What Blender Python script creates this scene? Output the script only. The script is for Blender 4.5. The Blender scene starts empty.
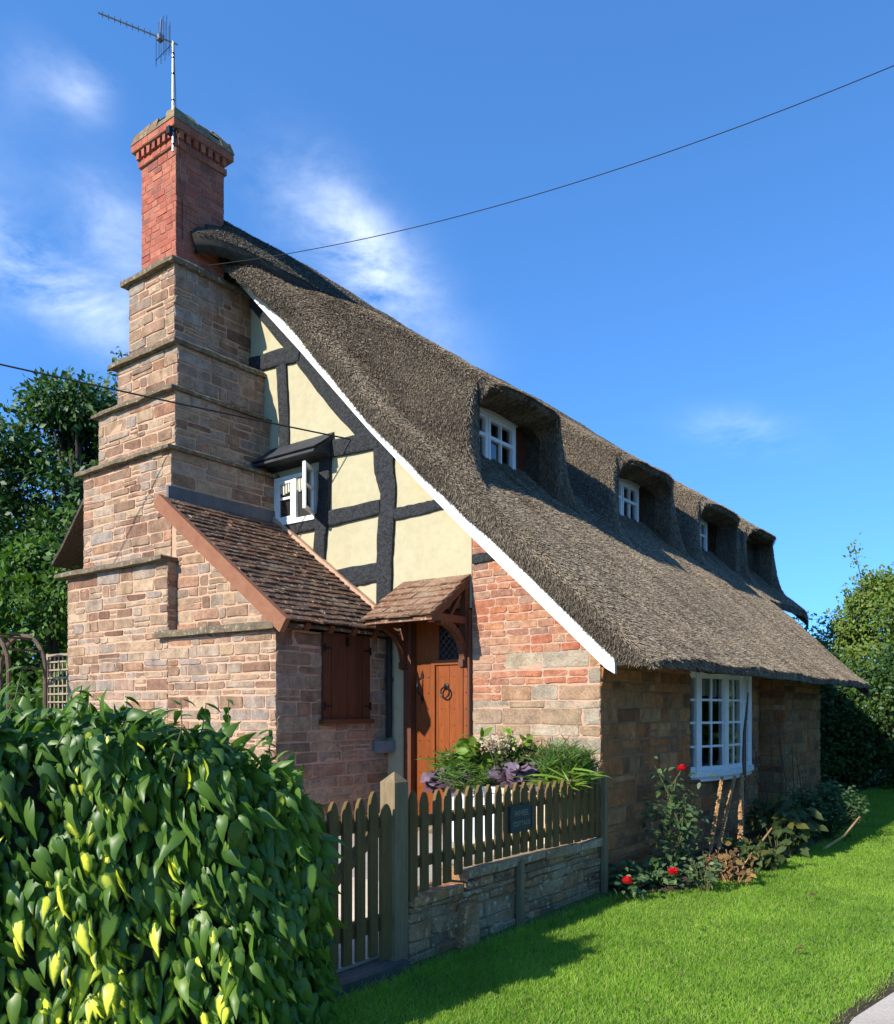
import bpy, math, random
import numpy as np
from mathutils import Vector, Matrix, noise as mnoise

random.seed(7)
rng = np.random.default_rng(7)
scene = bpy.context.scene
COL = scene.collection
R = math.radians

# ------------------------------------------------------------------ helpers
ROOT = {}          # object name -> world position of its top-level root


def tag(o, label=None, cat=None, group=None, kind=None):
    if label: o['label'] = label
    if cat: o['category'] = cat
    if group: o['group'] = group
    if kind: o['kind'] = kind
    return o


def thing(name, loc, label, cat, group=None):
    o = bpy.data.objects.new(name, None)
    COL.objects.link(o)
    o.location = loc
    o.empty_display_size = 0.2
    ROOT[o.name] = Vector(loc)
    return tag(o, label, cat, group)


def link_mesh(me, name, mats, parent=None, base=None, smooth=False):
    o = bpy.data.objects.new(name, me)
    COL.objects.link(o)
    for m in (mats if isinstance(mats, (list, tuple)) else [mats]):
        me.materials.append(m)
    if parent is not None:
        b = ROOT[parent.name]
        o.parent = parent
        ROOT[o.name] = b
    else:
        b = Vector(base) if base else Vector((0, 0, 0))
        o.location = b
        ROOT[o.name] = b
    if b.length > 0:
        me.transform(Matrix.Translation(-b))
    if smooth:
        me.polygons.foreach_set('use_smooth', [True] * len(me.polygons))
    me.update()
    return o


class MB:
    def __init__(self):
        self.v = []; self.f = []; self.m = []

    def add(self, vs, fs, m=0):
        n = len(self.v)
        self.v.extend([tuple(p) for p in vs])
        for f in fs:
            self.f.append(tuple(i + n for i in f)); self.m.append(m)

    def hexa(self, p, m=0):
        # p: 8 points, bottom loop 0-3, top loop 4-7
        self.add(p, [(3, 2, 1, 0), (4, 5, 6, 7), (0, 1, 5, 4), (1, 2, 6, 5), (2, 3, 7, 6), (3, 0, 4, 7)], m)

    def box(self, x0, y0, z0, x1, y1, z1, m=0, j=0.0):
        p = [(x0, y0, z0), (x1, y0, z0), (x1, y1, z0), (x0, y1, z0), (x0, y0, z1), (x1, y0, z1), (x1, y1, z1), (x0, y1, z1)]
        if j:
            p = [tuple(c + random.uniform(-j, j) for c in q) for q in p]
        self.hexa(p, m)

    def bar(self, a, b, w, h, up=(0, 0, 1), m=0, bev=0.0):
        a = Vector(a); b = Vector(b); d = (b - a).normalized(); up = Vector(up)
        s = d.cross(up).normalized() * (w / 2); u = s.cross(d).normalized() * (h / 2)
        if bev <= 0:
            self.hexa([a - s - u, a + s - u, b + s - u, b - s - u, a - s + u, a + s + u, b + s + u, b - s + u], m)
        else:
            k = bev
            sn = s.normalized() * k; un = u.normalized() * k
            prof = [-s - u + sn, s - u - sn, s - u + un, s + u - un, s + u - sn, -s + u + sn, -s + u - un, -s - u + un]
            vs = [a + q for q in prof] + [b + q for q in prof]
            fs = [tuple(range(8))[::-1], tuple(range(8, 16))] + [(i, (i + 1) % 8, 8 + (i + 1) % 8, 8 + i) for i in range(8)]
            self.add(vs, fs, m)

    def prism(self, poly, axis, d0, d1, m=0):
        # poly: 2D points; axis 'Y' -> (x,z), 'X' -> (y,z), 'Z' -> (x,y)
        def mk(q, d):
            if axis == 'Y': return (q[0], d, q[1])
            if axis == 'X': return (d, q[0], q[1])
            return (q[0], q[1], d)
        n = len(poly)
        vs = [mk(q, d0) for q in poly] + [mk(q, d1) for q in poly]
        fs = [tuple(range(n)), tuple(range(2 * n - 1, n - 1, -1))] + [(i, n + i, n + (i + 1) % n, (i + 1) % n) for i in range(n)]
        self.add(vs, fs, m)

    def tube(self, pts, r, n=6, m=0, cap=True):
        pts = [Vector(p) for p in pts]
        rs = r if isinstance(r, (list, tuple)) else [r] * len(pts)
        rings = []
        ref = Vector((0.31, 0.23, 0.92))
        for i, p in enumerate(pts):
            d = (pts[min(i + 1, len(pts) - 1)] - pts[max(i - 1, 0)]).normalized()
            if abs(d.dot(ref)) > 0.95: ref = Vector((0.9, 0.3, 0.1))
            s = d.cross(ref).normalized(); u = s.cross(d)
            rings.append([p + (s * math.cos(2 * math.pi * k / n) + u * math.sin(2 * math.pi * k / n)) * rs[i] for k in range(n)])
        vs = [q for ring in rings for q in ring]
        fs = []
        for i in range(len(pts) - 1):
            for k in range(n):
                fs.append((i * n + k, i * n + (k + 1) % n, (i + 1) * n + (k + 1) % n, (i + 1) * n + k))
        if cap:
            fs.append(tuple(range(n))[::-1]); fs.append(tuple(range((len(pts) - 1) * n, len(pts) * n)))
        self.add(vs, fs, m)

    def lathe(self, c, prof, n=16, m=0):
        vs = []; fs = []
        for (r, z) in prof:
            for k in range(n):
                a = 2 * math.pi * k / n
                vs.append((c[0] + r * math.cos(a), c[1] + r * math.sin(a), c[2] + z))
        for i in range(len(prof) - 1):
            for k in range(n):
                fs.append((i * n + k, i * n + (k + 1) % n, (i + 1) * n + (k + 1) % n, (i + 1) * n + k))
        fs.append(tuple(range(n))[::-1]); fs.append(tuple(range((len(prof) - 1) * n, len(prof) * n)))
        self.add(vs, fs, m)

    def build(self, name, mats, parent=None, base=None, smooth=False):
        me = bpy.data.meshes.new(name)
        me.from_pydata(self.v, [], self.f)
        me.polygons.foreach_set('material_index', self.m)
        o = link_mesh(me, name, mats, parent, base, smooth)
        return o


def np_mesh(name, V, F, mats, parent=None, base=None, attr=None, smooth=False):
    """V (n,3) array, F (m,k) int array of equal-arity faces."""
    me = bpy.data.meshes.new(name)
    V = np.ascontiguousarray(V, dtype=np.float32); F = np.ascontiguousarray(F, dtype=np.int32)
    me.vertices.add(len(V)); me.vertices.foreach_set('co', V.ravel())
    k = F.shape[1]
    me.loops.add(F.size); me.loops.foreach_set('vertex_index', F.ravel())
    me.polygons.add(len(F)); me.polygons.foreach_set('loop_start', np.arange(0, F.size, k, dtype=np.int32))
    me.update(calc_edges=True)
    if attr is not None:
        for nm, vals in attr.items():
            a = me.attributes.new(nm, 'FLOAT', 'POINT')
            a.data.foreach_set('value', np.ascontiguousarray(vals, dtype=np.float32))
    me.validate()
    return link_mesh(me, name, mats, parent, base, smooth)


def frames(dirs, ups):
    """rotation matrices whose Y axis is dirs, Z axis close to ups."""
    y = dirs / np.linalg.norm(dirs, axis=1, keepdims=True)
    x = np.cross(y, ups); x /= (np.linalg.norm(x, axis=1, keepdims=True) + 1e-9)
    z = np.cross(x, y)
    return np.stack([x, y, z], axis=2)


def scatter(name, tv, tf, loc, rot, size, mats, parent=None, base=None, attr=None, tattr=None, smooth=False):
    tv = np.asarray(tv, float); tf = np.asarray(tf, int)
    N = len(loc); n = len(tv)
    size = np.asarray(size, float)
    if size.ndim == 1: size = np.repeat(size[:, None], 3, axis=1)
    P = tv[None, :, :] * size[:, None, :]
    V = np.einsum('nij,nkj->nki', rot, P) + loc[:, None, :]
    F = tf[None, :, :] + (np.arange(N) * n)[:, None, None]
    at = {}
    if attr: at.update({k: np.repeat(np.asarray(a), n) for k, a in attr.items()})
    if tattr: at.update({k: (np.asarray(a)[None, :] * (np.ones((N, 1)) if w is None else np.asarray(w)[:, None])).ravel() for k, (a, w) in tattr.items()})
    return np_mesh(name, V.reshape(-1, 3), F.reshape(-1, tf.shape[1]), mats, parent, base, at or None, smooth)


def unit(n):
    d = rng.normal(size=(n, 3)); return d / np.linalg.norm(d, axis=1, keepdims=True)


# leaf templates (Y = along the leaf, Z = its upper side)
LEAF_V = [(0, 0, 0), (-.27, .3, .05), (.27, .3, .05), (-.24, .62, .03), (.24, .62, .03), (0, 1, -.12), (0, .35, -.03), (0, .65, -.04)]
LEAF_F = [(0, 6, 1), (0, 2, 6), (1, 6, 7), (1, 7, 3), (2, 7, 6), (2, 4, 7), (3, 7, 5), (7, 4, 5)]
TUFT_V = [(0, 0, 0), (-.3, .45, .06), (.3, .45, .06), (0, 1, -.05), (0, .5, 0)]
TUFT_F = [(0, 4, 1), (0, 2, 4), (1, 4, 3), (4, 2, 3)]
IVY_V = [(0, 0, 0), (-.10, -.07, .0), (.10, -.07, .0), (-.26, .08, .0), (.26, .08, .0), (-.25, .34, -.06), (.25, .34, -.06), (-.14, .68, -.13), (.14, .68, -.13), (0, 1.04, -.34),
         (0, .18, .05), (0, .46, .03), (0, .76, -.08)]
IVY_F = [(0, 10, 1), (0, 2, 10), (1, 10, 3), (2, 4, 10), (3, 10, 11), (3, 11, 5), (4, 11, 10), (4, 6, 11), (5, 11, 12), (5, 12, 7), (6, 12, 11), (6, 8, 12), (7, 12, 9), (8, 9, 12)]
IVY_C = [.6, .1, .1, .0, .0, .05, .05, .1, .1, .3, 1, 1, .8]

# ------------------------------------------------------------------ materials
def nodes(name):
    m = bpy.data.materials.new(name); m.use_nodes = True
    nt = m.node_tree
    return m, nt, nt.nodes, nt.links, nt.nodes['Principled BSDF']


def ramp(N, cols, pos=None, interp='LINEAR'):
    r = N.new('ShaderNodeValToRGB'); r.color_ramp.interpolation = interp
    e = r.color_ramp.elements
    n = len(cols)
    pos = pos or [i / max(1, n - 1) for i in range(n)]
    while len(e) < n: e.new(0.5)
    for i, c in enumerate(cols):
        e[i].position = pos[i]; e[i].color = (c[0], c[1], c[2], 1)
    return r


def noise(N, L, scale, detail=6, rough=.6, vec=None, dist=0.0):
    t = N.new('ShaderNodeTexNoise'); t.inputs['Scale'].default_value = scale
    t.inputs['Detail'].default_value = detail; t.inputs['Roughness'].default_value = rough
    t.inputs['Distortion'].default_value = dist
    if vec is not None: L.new(vec, t.inputs['Vector'])
    return t


def mapped(N, L, scale=(1, 1, 1), rot=(0, 0, 0)):
    tc = N.new('ShaderNodeTexCoord'); mp = N.new('ShaderNodeMapping')
    mp.inputs['Scale'].default_value = scale; mp.inputs['Rotation'].default_value = rot
    L.new(tc.outputs['Object'], mp.inputs['Vector'])
    return mp.outputs['Vector']


def mixc(N, L, fac, a, b, mode='MIX'):
    x = N.new('ShaderNodeMix'); x.data_type = 'RGBA'; x.blend_type = mode
    for s, v in ((x.inputs[0], fac), (x.inputs[6], a), (x.inputs[7], b)):
        if hasattr(v, 'is_linked') or hasattr(v, 'links'): L.new(v, s)
        elif isinstance(v, (int, float)): s.default_value = v
        else: s.default_value = (v[0], v[1], v[2], 1)
    return x.outputs[2]


def math_(N, L, op, a, b=None, clamp=False):
    x = N.new('ShaderNodeMath'); x.operation = op; x.use_clamp = clamp
    for s, v in ((x.inputs[0], a), (x.inputs[1], b)):
        if v is None: continue
        if isinstance(v, (int, float)): s.default_value = v
        else: L.new(v, s)
    return x.outputs[0]


def bump(N, L, h, strength, dist, bs, prev=None):
    b = N.new('ShaderNodeBump'); b.inputs['Strength'].default_value = strength; b.inputs['Distance'].default_value = dist
    L.new(h, b.inputs['Height'])
    if prev is not None: L.new(prev, b.inputs['Normal'])
    L.new(b.outputs['Normal'], bs.inputs['Normal'])
    return b.outputs['Normal']


def masonry(name, cols, rough=.9, mott=.45, scale=9, bstr=.7, spot=None, interp='LINEAR', lichen=None, streak=0):
    m, nt, N, L, bs = nodes(name)
    g = N.new('ShaderNodeNewGeometry')
    rp = ramp(N, cols, interp=interp); L.new(g.outputs['Random Per Island'], rp.inputs['Fac'])
    v = mapped(N, L)
    n1 = noise(N, L, scale, 8, .7, v); n2 = noise(N, L, scale * 7, 6, .7, v); n3 = noise(N, L, 1.3, 4, .6, v)
    dark = ramp(N, [(.42, .40, .38), (1.28, 1.24, 1.2)], [.28, .72]); L.new(n1.outputs['Fac'], dark.inputs['Fac'])
    c = mixc(N, L, mott * 1.6, rp.outputs['Color'], dark.outputs['Color'], 'MULTIPLY')
    fine = ramp(N, [(.6, .6, .6), (1.3, 1.3, 1.3)], [.3, .7]); L.new(n2.outputs['Fac'], fine.inputs['Fac'])
    c = mixc(N, L, .7, c, fine.outputs['Color'], 'MULTIPLY')
    if spot:
        sr = ramp(N, [(0, 0, 0), (1, 1, 1)], [.56, .72]); L.new(n3.outputs['Fac'], sr.inputs['Fac'])
        c = mixc(N, L, math_(N, L, 'MULTIPLY', sr.outputs['Color'], .55), c, spot)
    if streak:
        vs_ = mapped(N, L, (2.6, 2.6, .30)); n5 = noise(N, L, 1.6, 7, .7, vs_)
        sr5 = ramp(N, [(.50, .47, .42), (1, 1, 1)], [.36, .52]); L.new(n5.outputs['Fac'], sr5.inputs['Fac'])
        c = mixc(N, L, streak, c, sr5.outputs['Color'], 'MULTIPLY')
    if lichen:
        n4 = noise(N, L, 22, 5, .65, v)
        lr = ramp(N, [(0, 0, 0), (1, 1, 1)], [.57, .63]); L.new(n4.outputs['Fac'], lr.inputs['Fac'])
        c = mixc(N, L, math_(N, L, 'MULTIPLY', lr.outputs['Color'], .75), c, lichen)
    L.new(c, bs.inputs['Base Color'])
    bs.inputs['Roughness'].default_value = rough
    bs.inputs['Specular IOR Level'].default_value = .25
    h = math_(N, L, 'ADD', n1.outputs['Fac'], math_(N, L, 'MULTIPLY', n2.outputs['Fac'], .45))
    bump(N, L, h, bstr, .03, bs)
    return m


def plain(name, c1, c2, scale=4, rough=.8, bstr=.2, bscale=40, stretch=(1, 1, 1), spec=.3, metal=0, bdist=.01, island=0.0):
    m, nt, N, L, bs = nodes(name)
    v = mapped(N, L, stretch)
    n1 = noise(N, L, scale, 7, .65, v); n2 = noise(N, L, bscale, 6, .65, v)
    rp = ramp(N, [c1, c2], [.3, .7]); L.new(n1.outputs['Fac'], rp.inputs['Fac'])
    c = rp.outputs['Color']
    if island:
        g = N.new('ShaderNodeNewGeometry')
        r2 = ramp(N, [(1 - island,) * 3, (1 + island,) * 3]); L.new(g.outputs['Random Per Island'], r2.inputs['Fac'])
        c = mixc(N, L, 1.0, c, r2.outputs['Color'], 'MULTIPLY')
    f2 = ramp(N, [(.78, .78, .78), (1.15, 1.15, 1.15)], [.3, .7]); L.new(n2.outputs['Fac'], f2.inputs['Fac'])
    c = mixc(N, L, min(1, bstr * 2), c, f2.outputs['Color'], 'MULTIPLY')
    L.new(c, bs.inputs['Base Color'])
    bs.inputs['Roughness'].default_value = rough; bs.inputs['Metallic'].default_value = metal
    bs.inputs['Specular IOR Level'].default_value = spec
    bump(N, L, n2.outputs['Fac'], bstr, bdist, bs)
    return m


def leafmat(name, cols, rough=.45, trans=.3, spec=.4, varieg=None, tint=None):
    m, nt, N, L, bs = nodes(name)
    g = N.new('ShaderNodeNewGeometry')
    rp = ramp(N, cols); L.new(g.outputs['Random Per Island'], rp.inputs['Fac'])
    c = rp.outputs['Color']
    v = mapped(N, L)
    n1 = noise(N, L, 1.1, 6, .7, v)
    f2 = ramp(N, [(.66, .72, .66), (1.28, 1.18, 1.15)], [.36, .64]); L.new(n1.outputs['Fac'], f2.inputs['Fac'])
    c = mixc(N, L, .8, c, f2.outputs['Color'], 'MULTIPLY')
    if varieg:
        a = N.new('ShaderNodeAttribute'); a.attribute_name = 'varieg'
        n2 = noise(N, L, 55, 4, .7, v)
        fac = math_(N, L, 'MULTIPLY', a.outputs['Fac'], math_(N, L, 'ADD', n2.outputs['Fac'], .55), True)
        vr = ramp(N, [(0, 0, 0), (1, 1, 1)], [.36, .75]); L.new(fac, vr.inputs['Fac'])
        c = mixc(N, L, vr.outputs['Color'], c, varieg)
    L.new(c, bs.inputs['Base Color'])
    bs.inputs['Roughness'].default_value = rough; bs.inputs['Specular IOR Level'].default_value = spec
    tr = N.new('ShaderNodeBsdfTranslucent')
    tc = mixc(N, L, 1.0, c, tint or (1.5, 1.6, .7), 'MULTIPLY'); L.new(tc, tr.inputs['Color'])
    mx = N.new('ShaderNodeMixShader'); mx.inputs[0].default_value = trans
    L.new(bs.outputs[0], mx.inputs[1]); L.new(tr.outputs[0], mx.inputs[2])
    L.new(mx.outputs[0], N['Material Output'].inputs['Surface'])
    return m


M = {}
M['stone'] = masonry('rubble_stone', [(0.331, 0.174, 0.103), (0.463, 0.330, 0.207), (0.265, 0.145, 0.095), (0.518, 0.369, 0.235), (0.331, 0.270, 0.212), (0.441, 0.234, 0.141), (0.397, 0.314, 0.235), (0.210, 0.120, 0.080), (0.529, 0.384, 0.254), (0.364, 0.299, 0.250), (0.419, 0.289, 0.179), (0.298, 0.185, 0.118)], mott=.55, bstr=.9, spot=(0.210, 0.180, 0.132), streak=.5)
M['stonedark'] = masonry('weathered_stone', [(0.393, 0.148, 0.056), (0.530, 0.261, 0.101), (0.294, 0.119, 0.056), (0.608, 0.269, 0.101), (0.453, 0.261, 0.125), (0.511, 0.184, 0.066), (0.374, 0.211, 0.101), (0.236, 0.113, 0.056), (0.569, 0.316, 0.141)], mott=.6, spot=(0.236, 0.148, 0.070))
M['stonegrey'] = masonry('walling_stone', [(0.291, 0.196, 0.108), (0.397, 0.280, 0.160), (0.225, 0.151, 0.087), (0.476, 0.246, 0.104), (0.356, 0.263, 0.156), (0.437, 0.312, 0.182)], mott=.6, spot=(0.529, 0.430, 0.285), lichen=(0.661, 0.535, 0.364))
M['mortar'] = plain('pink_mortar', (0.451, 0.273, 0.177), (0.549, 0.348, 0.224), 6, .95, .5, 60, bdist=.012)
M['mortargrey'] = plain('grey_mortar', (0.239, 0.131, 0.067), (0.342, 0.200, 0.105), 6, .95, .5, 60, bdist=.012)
M['brick'] = masonry('gable_brick', [(.46, .17, .085), (.52, .23, .13), (.42, .15, .085), (.50, .27, .16), (.33, .16, .11), (.54, .24, .12), (.47, .29, .19), (.25, .14, .11)], mott=.6, scale=14, bstr=.7, spot=(.45, .33, .22))
M['brickmortar'] = plain('brick_mortar', (.46, .25, .16), (.50, .33, .23), 9, .95, .5, 50, bdist=.012)
M['buff'] = masonry('buff_stone', [(.40, .33, .22), (.46, .37, .26), (.36, .25, .15), (.42, .36, .27), (.42, .24, .13), (.33, .28, .21), (.48, .40, .29)], mott=.6, scale=7, bstr=.9, spot=(.27, .25, .19))
M['chbrick'] = masonry('chimney_brick', [(.40, .115, .07), (.44, .14, .085), (.33, .09, .06), (.47, .17, .10), (.24, .085, .065)], mott=.4, scale=12, bstr=.4)
M['chmortar'] = plain('chimney_mortar', (.30, .15, .11), (.36, .22, .17), 9, .95, .4, 70, bdist=.01)
M['moss'] = masonry('lichened_cap', [(.26, .18, .11), (.30, .22, .12), (.22, .13, .09)], mott=.6, scale=8, spot=(.22, .22, .09), lichen=(.34, .33, .18))
M['slab'] = masonry('string_course_stone', [(0.231, 0.180, 0.112), (0.179, 0.142, 0.092), (0.210, 0.157, 0.096)], mott=.6, scale=11, spot=(0.137, 0.142, 0.064), lichen=(0.378, 0.323, 0.224))
M['cream'] = plain('cream_limewash', (0.414, 0.362, 0.220), (0.449, 0.402, 0.259), 1.1, .9, .22, 9, bdist=.03)
M['timber'] = plain('black_oak', (0.006, 0.006, 0.008), (0.066, 0.070, 0.073), 38, .75, 1.0, 70, (1, 1, 1), bdist=.03)
M['white'] = plain('white_paint', (0.700, 0.693, 0.653), (0.830, 0.822, 0.797), 5, .5, .12, 26, spec=.4)
M['offwhite'] = plain('painted_board', (.50, .47, .40), (.60, .57, .50), 4, .6, .2, 40)
M['oakstain'] = plain('stained_oak', (0.159, 0.035, 0.004), (0.238, 0.061, 0.008), 5, .4, .3, 12, (9, 9, .8), spec=.4, island=.14)
M['oakdark'] = plain('dark_stained_oak', (0.080, 0.025, 0.011), (0.120, 0.039, 0.015), 6, .55, .25, 12, (9, 9, .8), spec=.4, island=.12)
M['shutter'] = plain('shutter_boards', (0.068, 0.021, 0.010), (0.105, 0.034, 0.015), 4, .55, .25, 12, (9, 9, .8), spec=.3, island=.15)
M['iron'] = plain('black_iron', (.012, .012, .013), (.03, .03, .032), 20, .45, .2, 60, metal=.6)
M['steel'] = plain('galvanised_steel', (0.270, 0.276, 0.282), (0.360, 0.360, 0.360), 20, .35, .1, 60, metal=.9)
M['lead'] = plain('lead_flashing', (.07, .075, .08), (.12, .125, .13), 6, .6, .2, 30)
M['felt'] = plain('black_board', (.022, .024, .028), (.055, .058, .065), 9, .7, .4, 40)
M['black'] = plain('black_rubber', (.012, .012, .012), (.02, .02, .02), 5, .6, .1, 40)
M['tile'] = masonry('clay_tile', [(0.170, 0.082, 0.050), (0.130, 0.078, 0.053), (0.206, 0.098, 0.056), (0.148, 0.098, 0.066), (0.099, 0.063, 0.043), (0.188, 0.118, 0.076)], mott=.6, scale=13, bstr=.5, spot=(0.305, 0.243, 0.172), lichen=(0.515, 0.402, 0.265))
M['porchtile'] = masonry('porch_tile', [(0.245, 0.128, 0.076), (0.286, 0.157, 0.092), (0.204, 0.114, 0.072), (0.306, 0.190, 0.116)], mott=.5, scale=12, bstr=.4, spot=(0.337, 0.257, 0.168), lichen=(0.428, 0.342, 0.232))
M['verge'] = plain('terracotta_verge', (0.216, 0.086, 0.042), (0.259, 0.115, 0.059), 7, .8, .3, 30)
M['fence'] = plain('weathered_fence_wood', (0.100, 0.064, 0.020), (0.176, 0.111, 0.038), 4, .85, .4, 14, (8, 8, .7), island=.22)
M['postwood'] = plain('gate_post_wood', (0.163, 0.121, 0.064), (0.264, 0.191, 0.103), 4, .85, .4, 14, (8, 8, .7))
M['sill'] = plain('worn_step_timber', (.075, .065, .05), (.12, .105, .085), 5, .9, .5, 14, (2, 2, 2))
M['trellis'] = plain('trellis_wood', (.25, .19, .12), (.34, .27, .18), 6, .8, .3, 20)
M['plaque'] = plain('slate_plaque', (.012, .03, .045), (.022, .045, .062), 5, .4, .1, 40, spec=.5)
M['plaquetext'] = plain('plaque_lettering', (0.220, 0.210, 0.142), (0.286, 0.263, 0.171), 6, .6, .1, 40)
M['trough'] = plain('white_glazed_trough', (.62, .66, .70), (.74, .77, .79), 4, .45, .1, 30, spec=.4)
M['sandpot'] = plain('sandstone_trough', (.50, .41, .28), (.57, .48, .34), 6, .9, .4, 40)
M['soil'] = plain('soil', (.045, .03, .018), (.10, .07, .045), 12, 1, .8, 40, bdist=.03)
M['paving'] = plain('garden_paving', (.36, .31, .25), (.46, .41, .33), 3, .9, .4, 30)
M['path'] = plain('concrete_path', (0.470, 0.400, 0.320), (0.605, 0.518, 0.420), 2.2, .92, .4, 60)
M['lawnbase'] = plain('lawn_soil', (.055, .10, .018), (.10, .165, .03), 3, 1, .5, 30)
M['box'] = plain('grey_meter_box', (.15, .17, .18), (.19, .21, .22), 4, .5, .05, 30)
M['interior'] = plain('unlit_room_dark', (.02, .018, .016), (.035, .03, .026), 2, .9, .05, 20)  # near-black colour stands for the unlit rooms behind the glass
M['blind'] = plain('pale_blind', (.50, .48, .38), (.58, .56, .46), 3, .9, .1, 20)
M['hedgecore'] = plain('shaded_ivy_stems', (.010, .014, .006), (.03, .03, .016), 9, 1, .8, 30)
M['bark'] = plain('bark', (.06, .045, .032), (.13, .10, .075), 6, .95, .8, 14, (3, 3, .7), bdist=.04)
M['stem'] = plain('green_stem', (.05, .07, .02), (.10, .11, .04), 8, .7, .2, 30)
M['deadstem'] = plain('dry_stem', (0.365, 0.203, 0.085), (0.510, 0.304, 0.139), 10, .9, .5, 40, island=.2)
M['deaddark'] = plain('dead_stalk', (.07, .05, .035), (.13, .09, .06), 10, .9, .5, 40)
M['grass'] = leafmat('grass_blades', [(0.130, 0.275, 0.021), (0.216, 0.407, 0.037), (0.281, 0.484, 0.053), (0.162, 0.341, 0.027), (0.324, 0.462, 0.074), (0.184, 0.363, 0.032), (0.454, 0.418, 0.168)], .5, .45, .3)
M['ivy'] = leafmat('ivy_leaf', [(0.050, 0.118, 0.018), (0.075, 0.166, 0.023), (0.112, 0.212, 0.026), (0.059, 0.139, 0.026), (0.149, 0.252, 0.032)], .42, .3, .4, varieg=(0.855, 0.855, 0.077))
M['darkleaf'] = leafmat('dark_tree_leaf', [(0.022, 0.056, 0.012), (0.039, 0.089, 0.017), (0.057, 0.121, 0.019), (0.029, 0.072, 0.014)], .5, .25, .35)
M['midleaf'] = leafmat('shrub_leaf', [(0.039, 0.098, 0.017), (0.065, 0.150, 0.022), (0.098, 0.189, 0.024), (0.052, 0.117, 0.018)], .5, .3, .35)
M['hedgeleaf'] = leafmat('boundary_leaf', [(0.059, 0.127, 0.019), (0.117, 0.199, 0.029), (0.167, 0.236, 0.032), (0.075, 0.154, 0.022), (0.216, 0.227, 0.047)], .5, .3, .35)
M['brightleaf'] = leafmat('bright_leaf', [(0.120, 0.220, 0.020), (0.180, 0.286, 0.030), (0.096, 0.187, 0.020)], .45, .35, .35)
M['fern'] = leafmat('fern_leaf', [(.05, .12, .015), (.08, .17, .02), (.06, .14, .02), (.11, .17, .03)], .5, .3, .35)
M['purple'] = leafmat('purple_leaf', [(.17, .11, .16), (.24, .17, .22), (.12, .075, .11), (.32, .25, .30)], .5, .2, .3, tint=(1.2, .9, 1.1))
M['rose'] = leafmat('rose_petal', [(.55, .012, .02), (.65, .02, .03), (.45, .008, .015)], .5, .25, .3, tint=(1.3, .6, .6))
M['pinkflower'] = leafmat('pale_flower', [(.62, .45, .36), (.70, .55, .42), (.66, .60, .45)], .6, .3, .2, tint=(1.1, 1, .9))
M['roseleaf'] = leafmat('rose_leaf', [(0.039, 0.085, 0.024), (0.065, 0.117, 0.036), (0.091, 0.156, 0.060), (0.052, 0.098, 0.036)], .5, .25, .4)
M['bedleaf'] = leafmat('coarse_leaf', [(0.040, 0.068, 0.020), (0.060, 0.092, 0.028), (0.032, 0.056, 0.016), (0.128, 0.120, 0.024)], .6, .25, .3)
M['deadleaf'] = leafmat('withered_leaf', [(.14, .075, .04), (.22, .13, .06), (.10, .06, .035), (.30, .22, .06)], .8, .2, .2, tint=(1.2, 1, .8))
M['palegreen'] = leafmat('vinca_leaf', [(.08, .13, .05), (.14, .19, .09), (.06, .10, .04)], .5, .25, .4)


def thatch_mats():
    m, nt, N, L, bs = nodes('weathered_thatch')
    v = mapped(N, L, (7, 16, 7)); v2 = mapped(N, L)
    n1 = noise(N, L, 4, 8, .75, v); n2 = noise(N, L, .8, 4, .6, v2); n3 = noise(N, L, 60, 3, .7, v2)
    rp = ramp(N, [(.05, .042, .033), (.15, .128, .10), (.27, .235, .185)], [.3, .52, .75]); L.new(n1.outputs['Fac'], rp.inputs['Fac'])
    f2 = ramp(N, [(.75, .72, .70), (1.2, 1.16, 1.1)], [.35, .65]); L.new(n2.outputs['Fac'], f2.inputs['Fac'])
    c = mixc(N, L, 1.0, rp.outputs['Color'], f2.outputs['Color'], 'MULTIPLY')
    f3 = ramp(N, [(.6, .6, .6), (1.3, 1.3, 1.3)], [.3, .7]); L.new(n3.outputs['Fac'], f3.inputs['Fac'])
    c = mixc(N, L, .8, c, f3.outputs['Color'], 'MULTIPLY')
    L.new(c, bs.inputs['Base Color']); bs.inputs['Roughness'].default_value = 1; bs.inputs['Specular IOR Level'].default_value = .1
    h = math_(N, L, 'ADD', n1.outputs['Fac'], n3.outputs['Fac'])
    bump(N, L, h, 1.0, .05, bs)
    m2, nt, N, L, bs = nodes('reed_ends')
    g = N.new('ShaderNodeNewGeometry')
    rp = ramp(N, [(.075, .059, .042), (.175, .142, .10), (.255, .21, .15), (.33, .275, .20), (.44, .375, .28)], [0, .28, .62, .9, 1]); L.new(g.outputs['Random Per Island'], rp.inputs['Fac'])
    v2 = mapped(N, L, (.55, 2.6, .55)); n2 = noise(N, L, 1.5, 6, .65, v2, .4)
    f2 = ramp(N, [(.64, .59, .56), (1.0, .98, .95), (1.25, 1.22, 1.17)], [.32, .5, .68]); L.new(n2.outputs['Fac'], f2.inputs['Fac'])
    c = mixc(N, L, 1.0, rp.outputs['Color'], f2.outputs['Color'], 'MULTIPLY')
    L.new(c, bs.inputs['Base Color']); bs.inputs['Roughness'].default_value = .9; bs.inputs['Specular IOR Level'].default_value = .15
    return m, m2


M['thatch'], M['reed'] = thatch_mats()
M['ridge'] = plain('ridge_thatch', (0.037, 0.033, 0.027), (0.093, 0.081, 0.062), 7, 1, .9, 30, (3, 3, 3), bdist=.04)


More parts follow.
